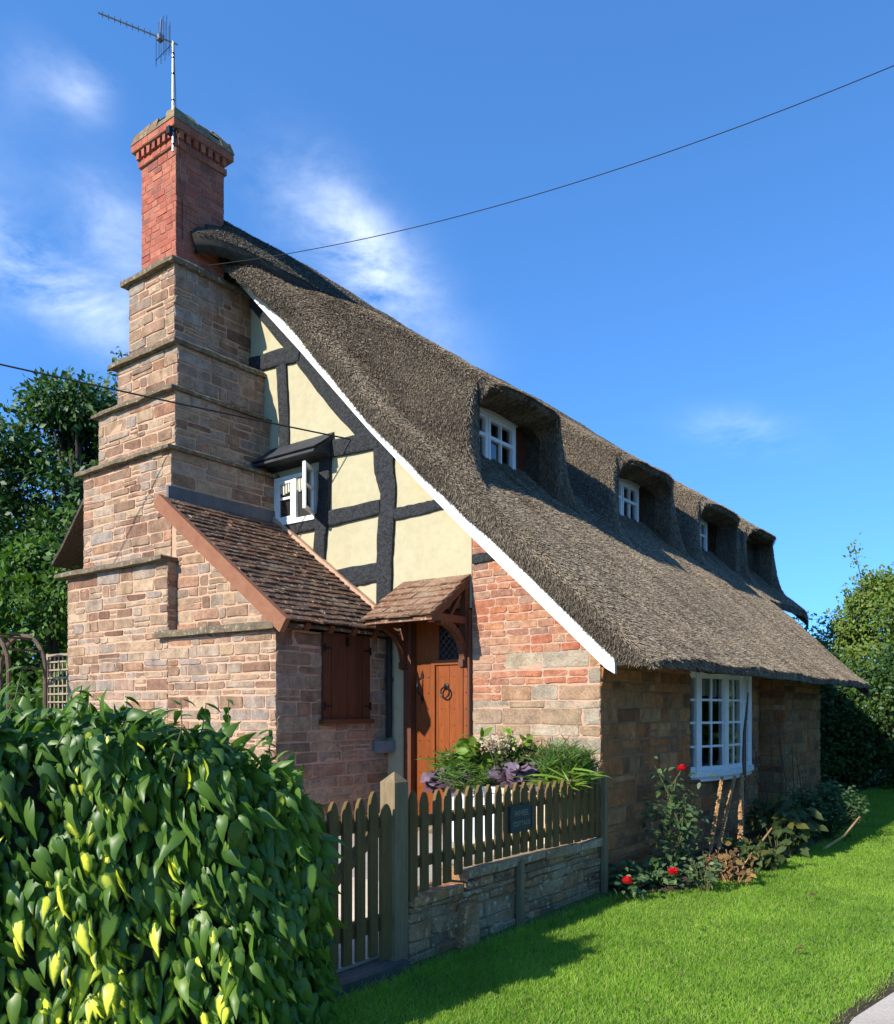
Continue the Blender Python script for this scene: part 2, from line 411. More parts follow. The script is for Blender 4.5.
def ridge_reed():
    m, nt, N, L, bs = nodes('ridge_reed_ends')
    g = N.new('ShaderNodeNewGeometry')
    rp = ramp(N, [(.025, .022, .018), (.09, .078, .06), (.17, .15, .115), (.28, .25, .19)], [0, .4, .8, 1]); L.new(g.outputs['Random Per Island'], rp.inputs['Fac'])
    L.new(rp.outputs['Color'], bs.inputs['Base Color']); bs.inputs['Roughness'].default_value = .95; bs.inputs['Specular IOR Level'].default_value = .1
    return m
M['ridgereed'] = ridge_reed()


def glassmat():
    m, nt, N, L, bs = nodes('window_glass')
    N.remove(bs)
    t = N.new('ShaderNodeBsdfTransparent'); t.inputs['Color'].default_value = (.86, .90, .90, 1)
    g = N.new('ShaderNodeBsdfGlossy'); g.inputs['Roughness'].default_value = .02
    v = mapped(N, L); n1 = noise(N, L, 3.5, 2, .5, v)
    b = N.new('ShaderNodeBump'); b.inputs['Strength'].default_value = .06; b.inputs['Distance'].default_value = .02
    L.new(n1.outputs['Fac'], b.inputs['Height']); L.new(b.outputs['Normal'], g.inputs['Normal'])
    f = N.new('ShaderNodeFresnel'); f.inputs['IOR'].default_value = 1.55
    fac = math_(N, L, 'ADD', math_(N, L, 'MULTIPLY', f.outputs[0], 1.6), .04, True)
    mx = N.new('ShaderNodeMixShader'); L.new(fac, mx.inputs[0]); L.new(t.outputs[0], mx.inputs[1]); L.new(g.outputs[0], mx.inputs[2])
    L.new(mx.outputs[0], N['Material Output'].inputs['Surface'])
    return m


M['glass'] = glassmat()

# ------------------------------------------------------------------ masonry generator
def course_wall(mb, org, ud, nd, v0, v1, urange, hs, ls, depth=.012, gap=.017, jit=.008, pick=None, stag=None, inset=.007, seed=1):
    """Coursed stones / bricks standing proud of a mortar face. org: 3D point of u=0,v=0."""
    rnd = random.Random(seed)
    org = Vector(org); ud = Vector(ud); nd = Vector(nd); up = Vector((0, 0, 1))
    v = v0; row = 0
    while v < v1 - .02:
        h = rnd.uniform(*hs)
        if v1 - (v + h) < hs[0] * .6: h = v1 - v
        ua0, ub0 = urange(v + .004); ua1, ub1 = urange(min(v + h, v1) - .004)
        lo = min(ua0, ua1); hi = max(ub0, ub1)
        u = lo
        if stag: u = lo - (ls[0] * .5 if row % 2 else 0) - rnd.uniform(0, .02)
        while u < hi - .005:
            l = rnd.uniform(*ls)
            if hi - (u + l) < ls[0] * .45: l = hi - u
            split = (not stag) and h > hs[0] * 1.5 and rnd.random() < .16
            parts = [(v, h)] if not split else [(v, h * .48), (v + h * .48, h * .52)]
            for (vv, hh) in parts:
                g = gap / 2
                a0, b0 = urange(vv + g); a1, b1 = urange(vv + hh - g)
                x00 = max(u + g, a0); x01 = max(u + g, a1); x10 = min(u + l - g, b0); x11 = min(u + l - g, b1)
                if x10 - x00 < .012 and x11 - x01 < .012: continue
                if x10 < x00: x10 = x00 + .004
                if x11 < x01: x11 = x01 + .004
                q = [(x00, vv + g), (x10, vv + g), (x11, vv + hh - g), (x01, vv + hh - g)]
                q = [(a + rnd.uniform(-jit, jit) * .6, b + rnd.uniform(-jit, jit)) for a, b in q]
                d = depth * rnd.uniform(.25, 1.2)
                cm = rnd.uniform(.004, .020) if not stag else rnd.uniform(.001, .004)
                cm = min(cm, hh * .22)
                poly = []
                for i in range(4):
                    p = q[i]; pn = q[(i + 1) % 4]; pp = q[i - 1]
                    L1 = math.dist(p, pp) + 1e-6; L2 = math.dist(p, pn) + 1e-6
                    c1 = min(.35, cm * rnd.uniform(.4, 1.6) / L1); c2 = min(.35, cm * rnd.uniform(.4, 1.6) / L2)
                    poly.append((p[0] + (pp[0] - p[0]) * c1, p[1] + (pp[1] - p[1]) * c1))
                    if not stag and L2 > .14:
                        mid = ((p[0] + pn[0]) / 2 + rnd.uniform(-.02, .02), (p[1] + pn[1]) / 2 + rnd.uniform(-jit, jit) * .9)
                        poly += [(p[0] + (pn[0] - p[0]) * c2, p[1] + (pn[1] - p[1]) * c2), mid]
                    else:
                        poly.append((p[0] + (pn[0] - p[0]) * c2, p[1] + (pn[1] - p[1]) * c2))
                cu = sum(p[0] for p in poly) / len(poly); cv = sum(p[1] for p in poly) / len(poly)
                n = len(poly)
                def P(a, b, c): return org + ud * a + up * b + nd * c
                tx = rnd.uniform(-.25, .25) * depth; ty = rnd.uniform(-.2, .35) * depth
                L0 = [P(a, b, -.002) for a, b in poly]
                L1_ = [P(a, b, d * .6) for a, b in poly]
                L2_ = []
                for a, b in poly:
                    da = a - cu; db = b - cv; dl = math.hypot(da, db) + 1e-6; s = max(.2, 1 - inset * 1.4 / dl)
                    L2_.append(P(cu + da * s, cv + db * s, d + (tx * da / max(.05, l) + ty * db / max(.05, hh)) * 2 + (0 if stag else rnd.uniform(-.003, .003))))
                fs = []
                for i in range(n):
                    j = (i + 1) % n
                    fs.append((i, j, n + j, n + i)); fs.append((n + i, n + j, 2 * n + j, 2 * n + i))
                fs.append(tuple(range(2 * n, 3 * n)))
                mi = pick(cu, cv, rnd) if pick else 0
                if mi is None: continue
                mb.add(L0 + L1_ + L2_, fs, mi)
            u += l
        v += h; row += 1


def const(a, b): return lambda v: (a, b)


RS = dict(hs=(.055, .15), ls=(.11, .48))
X_, Y_, Z_ = Vector((1, 0, 0)), Vector((0, 1, 0)), Vector((0, 0, 1))


def stone_block(mb, x0, y0, z0, x1, y1, z1, faces='FRL', seed=1, mi_stone=0, mi_mortar=1, **kw):
    a = dict(RS); a.update(kw)
    mb.box(x0, y0, z0, x1, y1, z1, mi_mortar)
    pk = lambda u, v, r: mi_stone
    e = .012
    if 'F' in faces: course_wall(mb, (0, y0, 0), X_, -Y_, z0, z1, const(x0 - e, x1 + e), pick=pk, seed=seed, **a)
    if 'R' in faces: course_wall(mb, (x1, 0, 0), Y_, X_, z0, z1, const(y0 - e, y1), pick=pk, seed=seed + 1, **a)
    if 'L' in faces: course_wall(mb, (x0, 0, 0), -Y_, -X_, z0, z1, const(-y1, -y0 + e), pick=pk, seed=seed + 2, **a)


def rough_slab(mb, x0, y0, z0, x1, y1, z1, m=0, step=.16, j=.012):
    """ledge of thin stones with an uneven edge, laid around a stack (solid slab, jittered edge)."""
    rnd = random.Random(int(x0 * 100 + z0 * 1000))
    pts = []
    def run(a, b):
        n = max(2, int(math.dist(a, b) / step))
        for i in range(n):
            t = i / n
            pts.append((a[0] + (b[0] - a[0]) * t + rnd.uniform(-j, j), a[1] + (b[1] - a[1]) * t + rnd.uniform(-j, j)))
    run((x0, y0), (x1, y0)); run((x1, y0), (x1, y1)); run((x1, y1), (x0, y1)); run((x0, y1), (x0, y0))
    n = len(pts)
    cx = (x0 + x1) / 2; cy = (y0 + y1) / 2
    ins = .05
    inner = [(p[0] + (cx - p[0]) * ins, p[1] + (cy - p[1]) * ins) for p in pts]
    vb = [(p[0], p[1], z0 + rnd.uniform(-.006, .006)) for p in pts]
    vt = [(p[0], p[1], z1 - .014 + rnd.uniform(-.008, .008)) for p in pts]
    vi = [(p[0], p[1], z1 + .012 + rnd.uniform(-.008, .01)) for p in inner]
    fs = [tuple(range(n))[::-1], tuple(range(2 * n, 3 * n))]
    for i in range(n):
        k = (i + 1) % n
        fs += [(i, k, n + k, n + i), (n + i, n + k, 2 * n + k, 2 * n + i)]
    mb.add(vb + vt + vi, fs, m)


# ------------------------------------------------------------------ COTTAGE
cot = thing('cottage', (-3.5, 3.0, 0), 'thatched half timbered stone cottage with stepped chimney stack on the lawn', 'cottage')

# profile of the roof: bargeboard top and thatch surface, measured across the gable
BX = [-8.6, -4.74, -3.741, -2.64, -1.87, -1.521, -1.311, -.857, -.374, .129, .215, .6]
BZ = [10.72, 6.917, 5.90, 4.74, 3.98, 3.645, 3.448, 3.03, 2.585, 2.12, 2.04, 1.97]
RXC = -5.15
def bt(x): return float(np.interp(x, BX, BZ))
SX = [-4.74, -3.741, -2.64, -1.87, -1.521, -1.311, -.857, -.374, 0, .25, .5, .62]
SZ = [7.22, 6.22, 4.99, 4.25, 3.96, 3.76, 3.36, 2.91, 2.555, 2.335, 2.125, 2.035]
def zs(x):
    d = np.sqrt((x - RXC) ** 2 + .02)
    xm = RXC + d
    base = np.interp(xm, SX, SZ)
    return np.where(xm < -4.74, 7.22 + .985 * (-4.74 - xm), base)

# ---- plaster gable
mb = MB()
top = [(x, bt(x) - .02) for x in (-1.41, -1.87, -2.64, -3.741, -4.74, -5.15)]
mb.prism([(-5.15, .35), (-2.255, .35), (-2.255, 2.62), (-1.41, 2.62)] + top, 'Y', 0, .22)
mb.build('plaster_gable', M['cream'], cot)
# far half of the gable, behind the stack
mb = MB()
mb.prism([(-8.2, 0), (-5.15, 0), (-5.15, 7.2), (-8.2, 4.2)], 'Y', .02, .25, 1)
course_wall(mb, (0, .02, 0), X_, -Y_, .0, 4.1, const(-8.2, -5.9), pick=lambda u, v, r: 0, seed=77, **RS)
mb.build('gable_stonework', [M['stone'], M['mortar']], cot)

# ---- timbers: each polygon stands 35 mm proud of the plaster
def beam(name, pts, w, y0=-.035, sub=6, amp=.0045, mat='timber'):
    pts = [Vector((p[0], p[1])) for p in pts]
    ws = w if isinstance(w, (list, tuple)) else [w] * len(pts)
    L = []; Rr = []
    rnd = random.Random(int(pts[0].x * 1000 + pts[-1].y * 77))
    for i in range(len(pts) - 1):
        for k in range(sub + (1 if i == len(pts) - 2 else 0)):
            t = k / sub
            p = pts[i].lerp(pts[i + 1], t); d = (pts[i + 1] - pts[i]).normalized(); n = Vector((-d.y, d.x))
            ww = ws[i] * (1 - t) + ws[i + 1] * t
            L.append(p + n * (ww / 2 + rnd.uniform(-amp, amp))); Rr.append(p - n * (ww / 2 + rnd.uniform(-amp, amp)))
    n = len(L); mbb = MB(); e = .008
    vs = []
    for a, b in zip(L, Rr):
        c = a.lerp(b, .5)
        wob = rnd.uniform(-.006, .004)
        vs += [(a.x, .01, a.y), (a.x, y0 + e + wob, a.y), (a.lerp(b, .1).x, y0 + wob, a.lerp(b, .1).y), (b.lerp(a, .1).x, y0 + wob, b.lerp(a, .1).y), (b.x, y0 + e + wob, b.y), (b.x, .01, b.y)]
    fs = []
    for i in range(n - 1):
        for k in range(5):
            fs.append((i * 6 + k, i * 6 + k + 1, (i + 1) * 6 + k + 1, (i + 1) * 6 + k))
    fs.append((5, 4, 3, 2, 1, 0)); fs.append(tuple((n - 1) * 6 + k for k in range(6)))
    mbb.add(vs, fs)
    return mbb.build(name, M[mat], cot)

beam('tie_beam', [(-4.84, 5.86), (-4.3, 5.83), (-3.86, 5.80)], [.18, .19, .22], -.04)
beam('stud', [(-4.185, 5.72), (-4.15, 5.2), (-4.13, 4.60)], .165)
beam('rafter', [(-4.9, 6.86), (-4.35, 6.29), (-3.87, 5.79), (-3.3, 5.13), (-2.72, 4.53)], [.17, .20, .23, .23, .20], -.03)
beam('tie_beam', [(-4.40, 4.60), (-3.4, 4.565), (-2.62, 4.53)], [.19, .19, .185], -.045)
beam('post', [(-2.56, 4.50), (-2.55, 4.2), (-2.49, 3.93), (-2.53, 3.5), (-2.545, 3.2), (-2.555, 2.4)], [.30, .27, .21, .22, .21, .20], -.04, 6)
beam('tie_beam', [(-4.25, 3.755), (-3.4, 3.775), (-2.60, 3.80)], [.17, .175, .15], -.043)
beam('tie_beam', [(-2.42, 3.69), (-2.0, 3.70), (-1.72, 3.715)], [.125, .125, .11], -.03)
beam('tie_beam', [(-3.55, 3.06), (-3.0, 3.085), (-2.62, 3.10)], [.21, .215, .20], -.037)
beam('stud', [(-3.435, 4.52), (-3.46, 4.0), (-3.54, 3.4), (-3.55, 2.7)], [.17, .17, .175, .17], -.05)
beam('tie_beam', [(-1.385, 3.10), (-1.2, 3.105), (-1.06, 3.115)], [.10, .09, .09], -.022)

# ---- brick and stone right half of the gable
mb = MB()
top = [(x, bt(x) - .02) for x in (0, -.374, -.857, -1.311, -1.403)]
mb.prism([(-1.403, .3), (0, .3)] + top, 'Y', .005, .25, 2)
def urake(v):
    # right end of a course under the raking bargeboard
    zt = [bt(x) - .02 for x in (-1.4, -.857, -.374, 0)][::-1]
    xr = float(np.interp(v, zt, [0, -.374, -.857, -1.4]))
    return (-1.403, min(0, xr))
def pk_brick(u, v, r):
    if v > 2.17: return 0
    if v > 1.98: return 1 if u > -1.0 else 0
    if v > 1.84: return 0 if u < -.1 else 1
    if v > 1.70: return 1 if u > -1.08 else 0
    return 1 if r.random() < .86 else 0
course_wall(mb, (0, .005, 0), X_, -Y_, 1.98, 3.52, urake, (.062, .086), (.13, .28), depth=.009, gap=.011, jit=.006, inset=.006, seed=5,
            pick=lambda u, v, r: (0 if (v > 2.17 or u < -1.02) else None))
for (a, b, v0, v1, mi, hs_, ls_) in [(-1.02, .012, 1.985, 2.175, 1, (.18, .19), (.2, .5)), (-1.403, -.12, 1.84, 1.98, 0, (.066, .072), (.17, .3)), (-.12, .012, 1.84, 1.98, 1, (.13, .14), (.2, .3)),
                               (-1.403, -1.06, 1.69, 1.84, 0, (.07, .08), (.16, .26)), (-1.06, .012, 1.69, 1.84, 1, (.14, .15), (.22, .42)), (-1.403, .012, .3, 1.69, 1, (.10, .17), (.18, .46))]:
    course_wall(mb, (0, .005, 0), X_, -Y_, v0, v1, const(a, b), hs_, ls_, depth=.010, gap=.013, jit=.007, seed=int(v0 * 100),
                pick=(lambda mi: (lambda u, v, r: mi))(mi))
mb.build('brick_gable_wall', [M['brick'], M['buff'], M['brickmortar']], cot)

# ---- front wall (long side, in shade)
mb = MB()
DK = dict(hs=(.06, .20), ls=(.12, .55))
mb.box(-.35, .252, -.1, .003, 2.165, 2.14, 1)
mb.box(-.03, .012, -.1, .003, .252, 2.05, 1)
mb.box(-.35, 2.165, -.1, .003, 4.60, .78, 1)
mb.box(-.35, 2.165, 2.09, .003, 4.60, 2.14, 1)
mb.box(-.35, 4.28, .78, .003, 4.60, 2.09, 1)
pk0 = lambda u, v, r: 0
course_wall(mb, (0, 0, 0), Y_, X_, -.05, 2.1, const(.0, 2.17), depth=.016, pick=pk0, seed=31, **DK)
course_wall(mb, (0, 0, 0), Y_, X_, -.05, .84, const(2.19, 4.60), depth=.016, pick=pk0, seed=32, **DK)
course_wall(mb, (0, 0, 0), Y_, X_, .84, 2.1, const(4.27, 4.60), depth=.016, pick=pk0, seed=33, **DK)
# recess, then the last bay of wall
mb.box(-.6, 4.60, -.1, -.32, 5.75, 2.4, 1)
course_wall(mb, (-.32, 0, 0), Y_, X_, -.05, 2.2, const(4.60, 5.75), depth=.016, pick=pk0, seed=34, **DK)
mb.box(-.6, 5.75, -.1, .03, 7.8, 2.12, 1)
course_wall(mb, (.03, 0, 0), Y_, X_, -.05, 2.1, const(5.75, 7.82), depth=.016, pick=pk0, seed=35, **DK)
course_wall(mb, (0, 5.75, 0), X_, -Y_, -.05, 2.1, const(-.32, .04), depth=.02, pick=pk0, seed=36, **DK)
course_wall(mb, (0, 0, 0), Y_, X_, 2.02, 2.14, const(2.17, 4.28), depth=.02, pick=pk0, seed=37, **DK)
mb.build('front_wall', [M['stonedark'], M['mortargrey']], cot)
# side / rear walls of the far bay, under the raised eave
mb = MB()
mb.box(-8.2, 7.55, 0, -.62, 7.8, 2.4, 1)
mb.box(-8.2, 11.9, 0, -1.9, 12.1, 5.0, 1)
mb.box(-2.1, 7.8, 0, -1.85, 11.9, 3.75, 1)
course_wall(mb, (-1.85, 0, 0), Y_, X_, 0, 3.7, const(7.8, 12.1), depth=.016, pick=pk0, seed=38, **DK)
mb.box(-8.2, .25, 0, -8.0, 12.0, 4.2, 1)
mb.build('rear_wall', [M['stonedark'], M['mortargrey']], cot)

# ---- bargeboard
mb = MB()
xs = [-4.86, -4.74, -4.2, -3.741, -3.2, -2.64, -2.2, -1.87, -1.521, -1.311, -.857, -.374, .129, .215]
poly_t = [(x, bt(x)) for x in xs]; poly_b = [(x, bt(x) - .155 + (.03 if x > .2 else 0)) for x in xs]
mb.prism(poly_b + poly_t[::-1], 'Y', -.15, -.11)
# soffit board back to the wall
mb.prism([(x, bt(x) - .05) for x in xs] + [(x, bt(x) - .03) for x in xs][::-1], 'Y', -.11, .0)
mb.build('bargeboard', M['white'], cot)

# ---- thatch --------------------------------------------------------------
DORM = [1.62, 5.19, 8.42, 10.85]          # centre of each dormer along the roof
XL, XW, HW = -1.85, -2.26, .82            # lip plane, window plane, half width of the opening
DSC = [1.07, 1.18, 1.20, 1.06]
DWIN = [2.16, 5.86, 8.98, 11.36]          # far edge of each window
YE = 12.3

def sst(a, b, x):
    t = np.clip((x - a) / (b - a), 0, 1); return t * t * (3 - 2 * t)

def zcrest(x): return 5.33 + .70 * (XL - x)

def yv(x):   # front edge of the thatch, further out beside the chimney
    return -.185 - .28 * sst(-3.9, -4.7, x)

def roof_z(x, y, upper):
    """height of the thatch; upper=True keeps the hood at the lip line, False is just below it."""
    z = zs(x)
    base = z.copy() if hasattr(z, 'copy') else z
    xm = x
    out = base
    for c, sc in zip(DORM, DSC):
        sd = (y - c) / sc
        dy = np.abs(sd)
        bell = np.where(sd > 0, 1 - sst(.80, 1.16, dy), 1 - sst(.68, 1.46, dy))
        delta = np.clip(zcrest(np.minimum(x, XL)) - zs(np.minimum(x, XL)), 0, 2)
        delta = np.where(x < RXC + .25, 0, delta) * sst(RXC + .15, RXC + 1.6, x)
        wf = .02 + np.where(sd > 0, .42 * sst(HW, HW + .45, dy), .75 * sst(HW, HW + .75, dy))
        fade = np.where(x > XL, 1 - sst(0, 1, (x - XL) / wf), 1.0)
        edge = np.where((dy < HW + .02), (1.0 if upper else 0.0), fade)
        f = np.where(x < XL - 1e-6, 1.0, np.where(x > XL + 1e-6, fade, edge))
        # below the sill line roof thatch swells a little in front of the window
        out = np.maximum(out, base + delta * bell * f)
    # rolled verge
    q = np.clip((y - yv(x)) / .42, 0, 1)
    out = out - .24 * (1 - .70 * sst(-.5, .4, x)) * (1 - np.sqrt(np.clip(1 - (1 - q) ** 2, 0, 1)))
    ye = np.where(x > -1.25, 9.42 - .6 * sst(-1.2, .5, x), YE)
    q = np.clip((ye - y) / .35, 0, 1)
    out = out - .22 * (1 - np.sqrt(np.clip(1 - (1 - q) ** 2, 0, 1)))
    return out

# rows in X (with the lip row doubled), columns in Y
rows = list(np.arange(-8.7, XL - .02, .075)) + [XL, XL] + list(np.arange(XL + .03, XL + .55, .035)) + list(np.arange(XL + .60, .50, .07)) + [.53, .57]
rows = np.array(rows); iA = int(np.where(rows == XL)[0][0]); iB = iA + 1
cols = set(np.round(np.arange(-.2, YE, .07), 3).tolist() + [YE, 9.42])
for c, sc in zip(DORM, DSC):
    for s in (-1, 1): cols.add(round(c + s * HW * sc, 4))
    for k in range(24): cols.add(round(c - (HW + .03 + k * .033) * sc, 4)); cols.add(round(c + (HW + .02 + k * .02) * sc, 4))
cols = np.array(sorted(cols))
keep = [0]
marks = [round(c + s * HW * sc, 4) for c, sc in zip(DORM, DSC) for s in (-1, 1)] + [9.42, YE]
cols = np.array([c for i, c in enumerate(cols) if c in marks or min(abs(c - m) for m in marks) > .012])
nr, nc = len(rows), len(cols)
RX, RY = np.meshgrid(rows, cols, indexing='ij')
# warp the ends
w0 = np.clip(1 - (RY + .2) / 1.0, 0, 1)
RYW = RY + (yv(RX) + .2) * w0
w1 = np.where((RX > -1.25), np.clip(1 - np.abs(9.42 - RY) / 1.0, 0, 1), 0) * (RY <= 9.43)
RYW = RYW - .6 * sst(-1.2, .5, RX) * w1
TOP = roof_z(RX, RYW, True)
low = roof_z(RX[iB:iB + 1], RYW[iB:iB + 1], False)
TOP[iB] = low[0]
lump = np.array([[mnoise.noise(Vector((float(RX[i, j]) * 1.3, float(RYW[i, j]) * 1.1, 3.7))) * .035 + mnoise.noise(Vector((float(RX[i, j]) * 4, float(RYW[i, j]) * 4, 1.1))) * .015 for j in range(nc)] for i in range(nr)])
TOP = TOP + lump
TOP[iA + 1:, :] += 0
UND = np.minimum(zs(RX) - .30, TOP - .06)
UND = np.where(RX > 0, np.maximum(UND, 1.985 + lump * .5), UND)
far = (RYW > 9.30) & (RX > -2.2)
UND = np.where(far, np.maximum(UND, TOP - .30 + .17 * sst(-2.2, -1.3, RX)), UND)
UND = np.minimum(UND, TOP - .05)

def cell_on(i, j):
    xm = (rows[i] + rows[i + 1]) / 2; ym = (cols[j] + cols[j + 1]) / 2
    if ym > 9.42 and xm > -1.27: return False
    return True

def opening(j):
    ym = (cols[j] + cols[j + 1]) / 2
    return any(abs(ym - c) < HW * sc for c, sc in zip(DORM, DSC))

mb = MB()
idx = lambda i, j: i * nc + j
V = [(float(RX[i, j]), float(RYW[i, j]), float(TOP[i, j])) for i in range(nr) for j in range(nc)]
Vu = [(float(RX[i, j]), float(RYW[i, j]), float(UND[i, j])) for i in range(nr) for j in range(nc)]
nV = len(V)
F = []; EAVEQ = []; VERGEQ = []
on = [[cell_on(i, j) for j in range(nc - 1)] for i in range(nr - 1)]
topf = []
for i in range(nr - 1):
    for j in range(nc - 1):
        if not on[i][j]: continue
        if i == iA:
            if opening(j): continue
        a, b, c, d = idx(i, j), idx(i + 1, j), idx(i + 1, j + 1), idx(i, j + 1)
        F.append((a, b, c, d)); topf.append((a, b, c, d))
        if i != iA:
            F.append((nV + d, nV + c, nV + b, nV + a))
        # skirts
        if i == 0 or not on[i - 1][j]: F.append((a, d, nV + d, nV + a))
        if i == nr - 2 or not on[i + 1][j]: F.append((c, b, nV + b, nV + c)); EAVEQ.append(F[-1])
        if j == 0 or not on[i][j - 1]:
            F.append((b, a, nV + a, nV + b))
            if rows[i] > -5.2: VERGEQ.append(F[-1])
        if j == nc - 2 or not on[i][j + 1]: F.append((d, c, nV + c, nV + d))
mb.add(V + Vu, F)
# niche of every dormer: undercut lip, arch, cheeks, floor
FLOORQ = []; LIPQ = []
for c, sc in zip(DORM, DSC):
    n = 26
    hw = HW * sc
    tt = [math.sin(-math.pi / 2 + math.pi * k / n) for k in range(n + 1)]
    ys = [c + hw * t for t in tt]
    prof_x = [XL, XL + .17, XL + .13, XL - .10, XL - .26, XW - .09]
    vs = []; fs = []
    zr = [float(zs(np.array([x]))[0]) for x in prof_x]
    for t, y in zip(tt, ys):
        zr[1] = zr[2] = zr[0]
        zo = float(roof_z(np.array([XL]), np.array([y]), True)[0]) + float(mnoise.noise(Vector((XL * 1.3, y * 1.1, 3.7))) * .035)
        corner = .40 * (1 - max(0.0, 1 - abs(t) ** 5) ** .5)
        drops = [0, .09, .125, .15, .16, .12]
        for q, (x, dz) in enumerate(zip(prof_x, drops)):
            b_ = 1 - .9 * abs(t) ** 4
            if q in (1, 2): x = XL + (x - XL) * b_
            z = zo - dz * (.4 + .6 * b_ if q < 3 else 1) - (corner * (0, .5, .6, .5, .4, .3)[q])
            if q and abs(t) > .999: x = min(x, XL); z = zr[q] - .04
            z = max(z, zr[q] - .04) if q else z
            vs.append((x, y, z))
    NP = len(prof_x)
    base_i = len(mb.v)
    for k in range(n):
        for q in range(NP - 1): fs.append((k * NP + q, k * NP + q + 1, (k + 1) * NP + q + 1, (k + 1) * NP + q))
    mb.add(vs, fs)
    LIPQ += [tuple(base_i + i for i in f) for f in fs if 1 <= f[0] % NP < 4]
    FLOORQ += [tuple(base_i + i for i in f) for f in fs if f[0] % NP == 0]
    # floor in front of the window
    vs = []; fs = []
    m_ = 6
    for q in range(m_ + 1):
        x = XW - .10 + (XL + .10 - (XW - .10)) * q / m_
        for y in (c - hw - .06, c, c + hw + .03): vs.append((x, y, float(zs(np.array([x]))[0]) - .004 - (.03 if q == m_ else 0)))
    base_i = len(mb.v)
    for q in range(m_):
        for k in range(2): fs.append((q * 3 + k, (q + 1) * 3 + k, (q + 1) * 3 + k + 1, q * 3 + k + 1))
    mb.add(vs, fs)
    FLOORQ += [tuple(base_i + i for i in f) for f in fs]
roof = mb.build('thatched_roof', M['thatch'], cot, smooth=False)

# reed stubble: real little stalks lying down the slope
def reeds(quads, verts, dens, name, parent, lmin=.028, lmax=.070, wid=(.0028, .0065), lift=(.10, .50), mat='reed', face=None):
    Vn = np.array(verts); Q = np.array(quads)
    A, B, C, D = Vn[Q[:, 0]], Vn[Q[:, 1]], Vn[Q[:, 2]], Vn[Q[:, 3]]
    nrm = np.cross(B - A, D - A); area = np.linalg.norm(nrm, axis=1); nrm = nrm / (area[:, None] + 1e-9)
    flip = (nrm @ np.array(face if face is not None else (0, 0, 1.0))) < 0; nrm[flip] *= -1
    cnt = rng.poisson(area * dens)
    ids = np.repeat(np.arange(len(Q)), cnt); n = len(ids)
    s, t = rng.random(n)[:, None], rng.random(n)[:, None]
    p = A[ids] * (1 - s) * (1 - t) + B[ids] * s * (1 - t) + C[ids] * s * t + D[ids] * (1 - s) * t
    nn = nrm[ids]
    g = np.array([0, 0, -1.0])
    dn = g[None, :] - nn * (nn @ g)[:, None]
    dn /= (np.linalg.norm(dn, axis=1, keepdims=True) + 1e-6)
    lat = np.cross(nn, dn)
    d = dn + lat * rng.normal(0, .20, (n, 1)) + nn * rng.uniform(lift[0], lift[1], (n, 1))
    rot = frames(d, nn)
    size = np.stack([rng.uniform(*wid, n), rng.uniform(lmin, lmax, n), rng.uniform(*wid, n)], 1)
    p = p - nn * .003
    tv = [(-.5, 0, 0), (.5, 0, 0), (0, 0, .8), (-.4, 1, 0), (.4, 1, 0), (0, 1, .7)]
    tf = [(0, 1, 4, 3), (1, 2, 5, 4), (2, 0, 3, 5)]
    o = scatter(name, tv, tf, p, rot, size, M[mat], parent)
    return o

vis = [q for q in topf if V[q[0]][0] > -5.2]
rd = reeds(vis + FLOORQ, mb.v, 6600, 'reed_ends', roof)
rd['kind'] = 'stuff'
rd = reeds(LIPQ, mb.v, 5200, 'lip_reeds', roof, face=(1, 0, -.6)); rd['kind'] = 'stuff'
rd = reeds(VERGEQ, mb.v, 7000, 'verge_reeds', roof, .02, .045, face=(0, -1, -.1), lift=(.5, 2.0)); rd['kind'] = 'stuff'
rd = reeds(EAVEQ, mb.v, 7000, 'eave_reeds', roof, .02, .045, face=(1, 0, -.1), lift=(.4, 1.6)); rd['kind'] = 'stuff'

# ragged fringe along eave and dormer lips
P = []; Dd = []
for y in np.arange(-.12, 8.80, .004):
    P.append((.545 + rng.normal(0, .016), y, 2.03 + rng.normal(0, .025))); Dd.append((1, rng.normal(0, .25), -.55 + rng.normal(0, .2)))
for c, sc in zip(DORM, DSC):
    for k in range(300):
        y = c + rng.uniform(-HW, HW) * sc * .8
        zo = float(roof_z(np.array([XL]), np.array([y]), True)[0])
        P.append((XL + .12, y, zo - .09 - abs(rng.normal(0, .03)))); Dd.append((1, rng.normal(0, .25), -.5 + rng.normal(0, .2)))
for k in range(0):
    x = rng.uniform(-4.85, .45)
    P.append((x, float(yv(x)) + rng.normal(.02, .02), float(zs(np.array([x]))[0]) - rng.uniform(.10, .25))); Dd.append((.55 + rng.normal(0, .3), -.9 + rng.normal(0, .2), -.25 + rng.normal(0, .3)))
P = np.array(P); Dd = np.array(Dd); n = len(P)
tv = [(-.5, 0, 0), (.5, 0, 0), (0, 0, .8), (-.4, 1, 0), (.4, 1, 0), (0, 1, .7)]
tf = [(0, 1, 4, 3), (1, 2, 5, 4), (2, 0, 3, 5)]
fr = scatter('reed_fringe', tv, tf, P, frames(Dd, np.tile([0, 0, 1.0], (n, 1))), np.stack([rng.uniform(.004, .008, n), rng.uniform(.02, .045, n), rng.uniform(.004, .007, n)], 1), M['reed'], roof)
fr['kind'] = 'stuff'

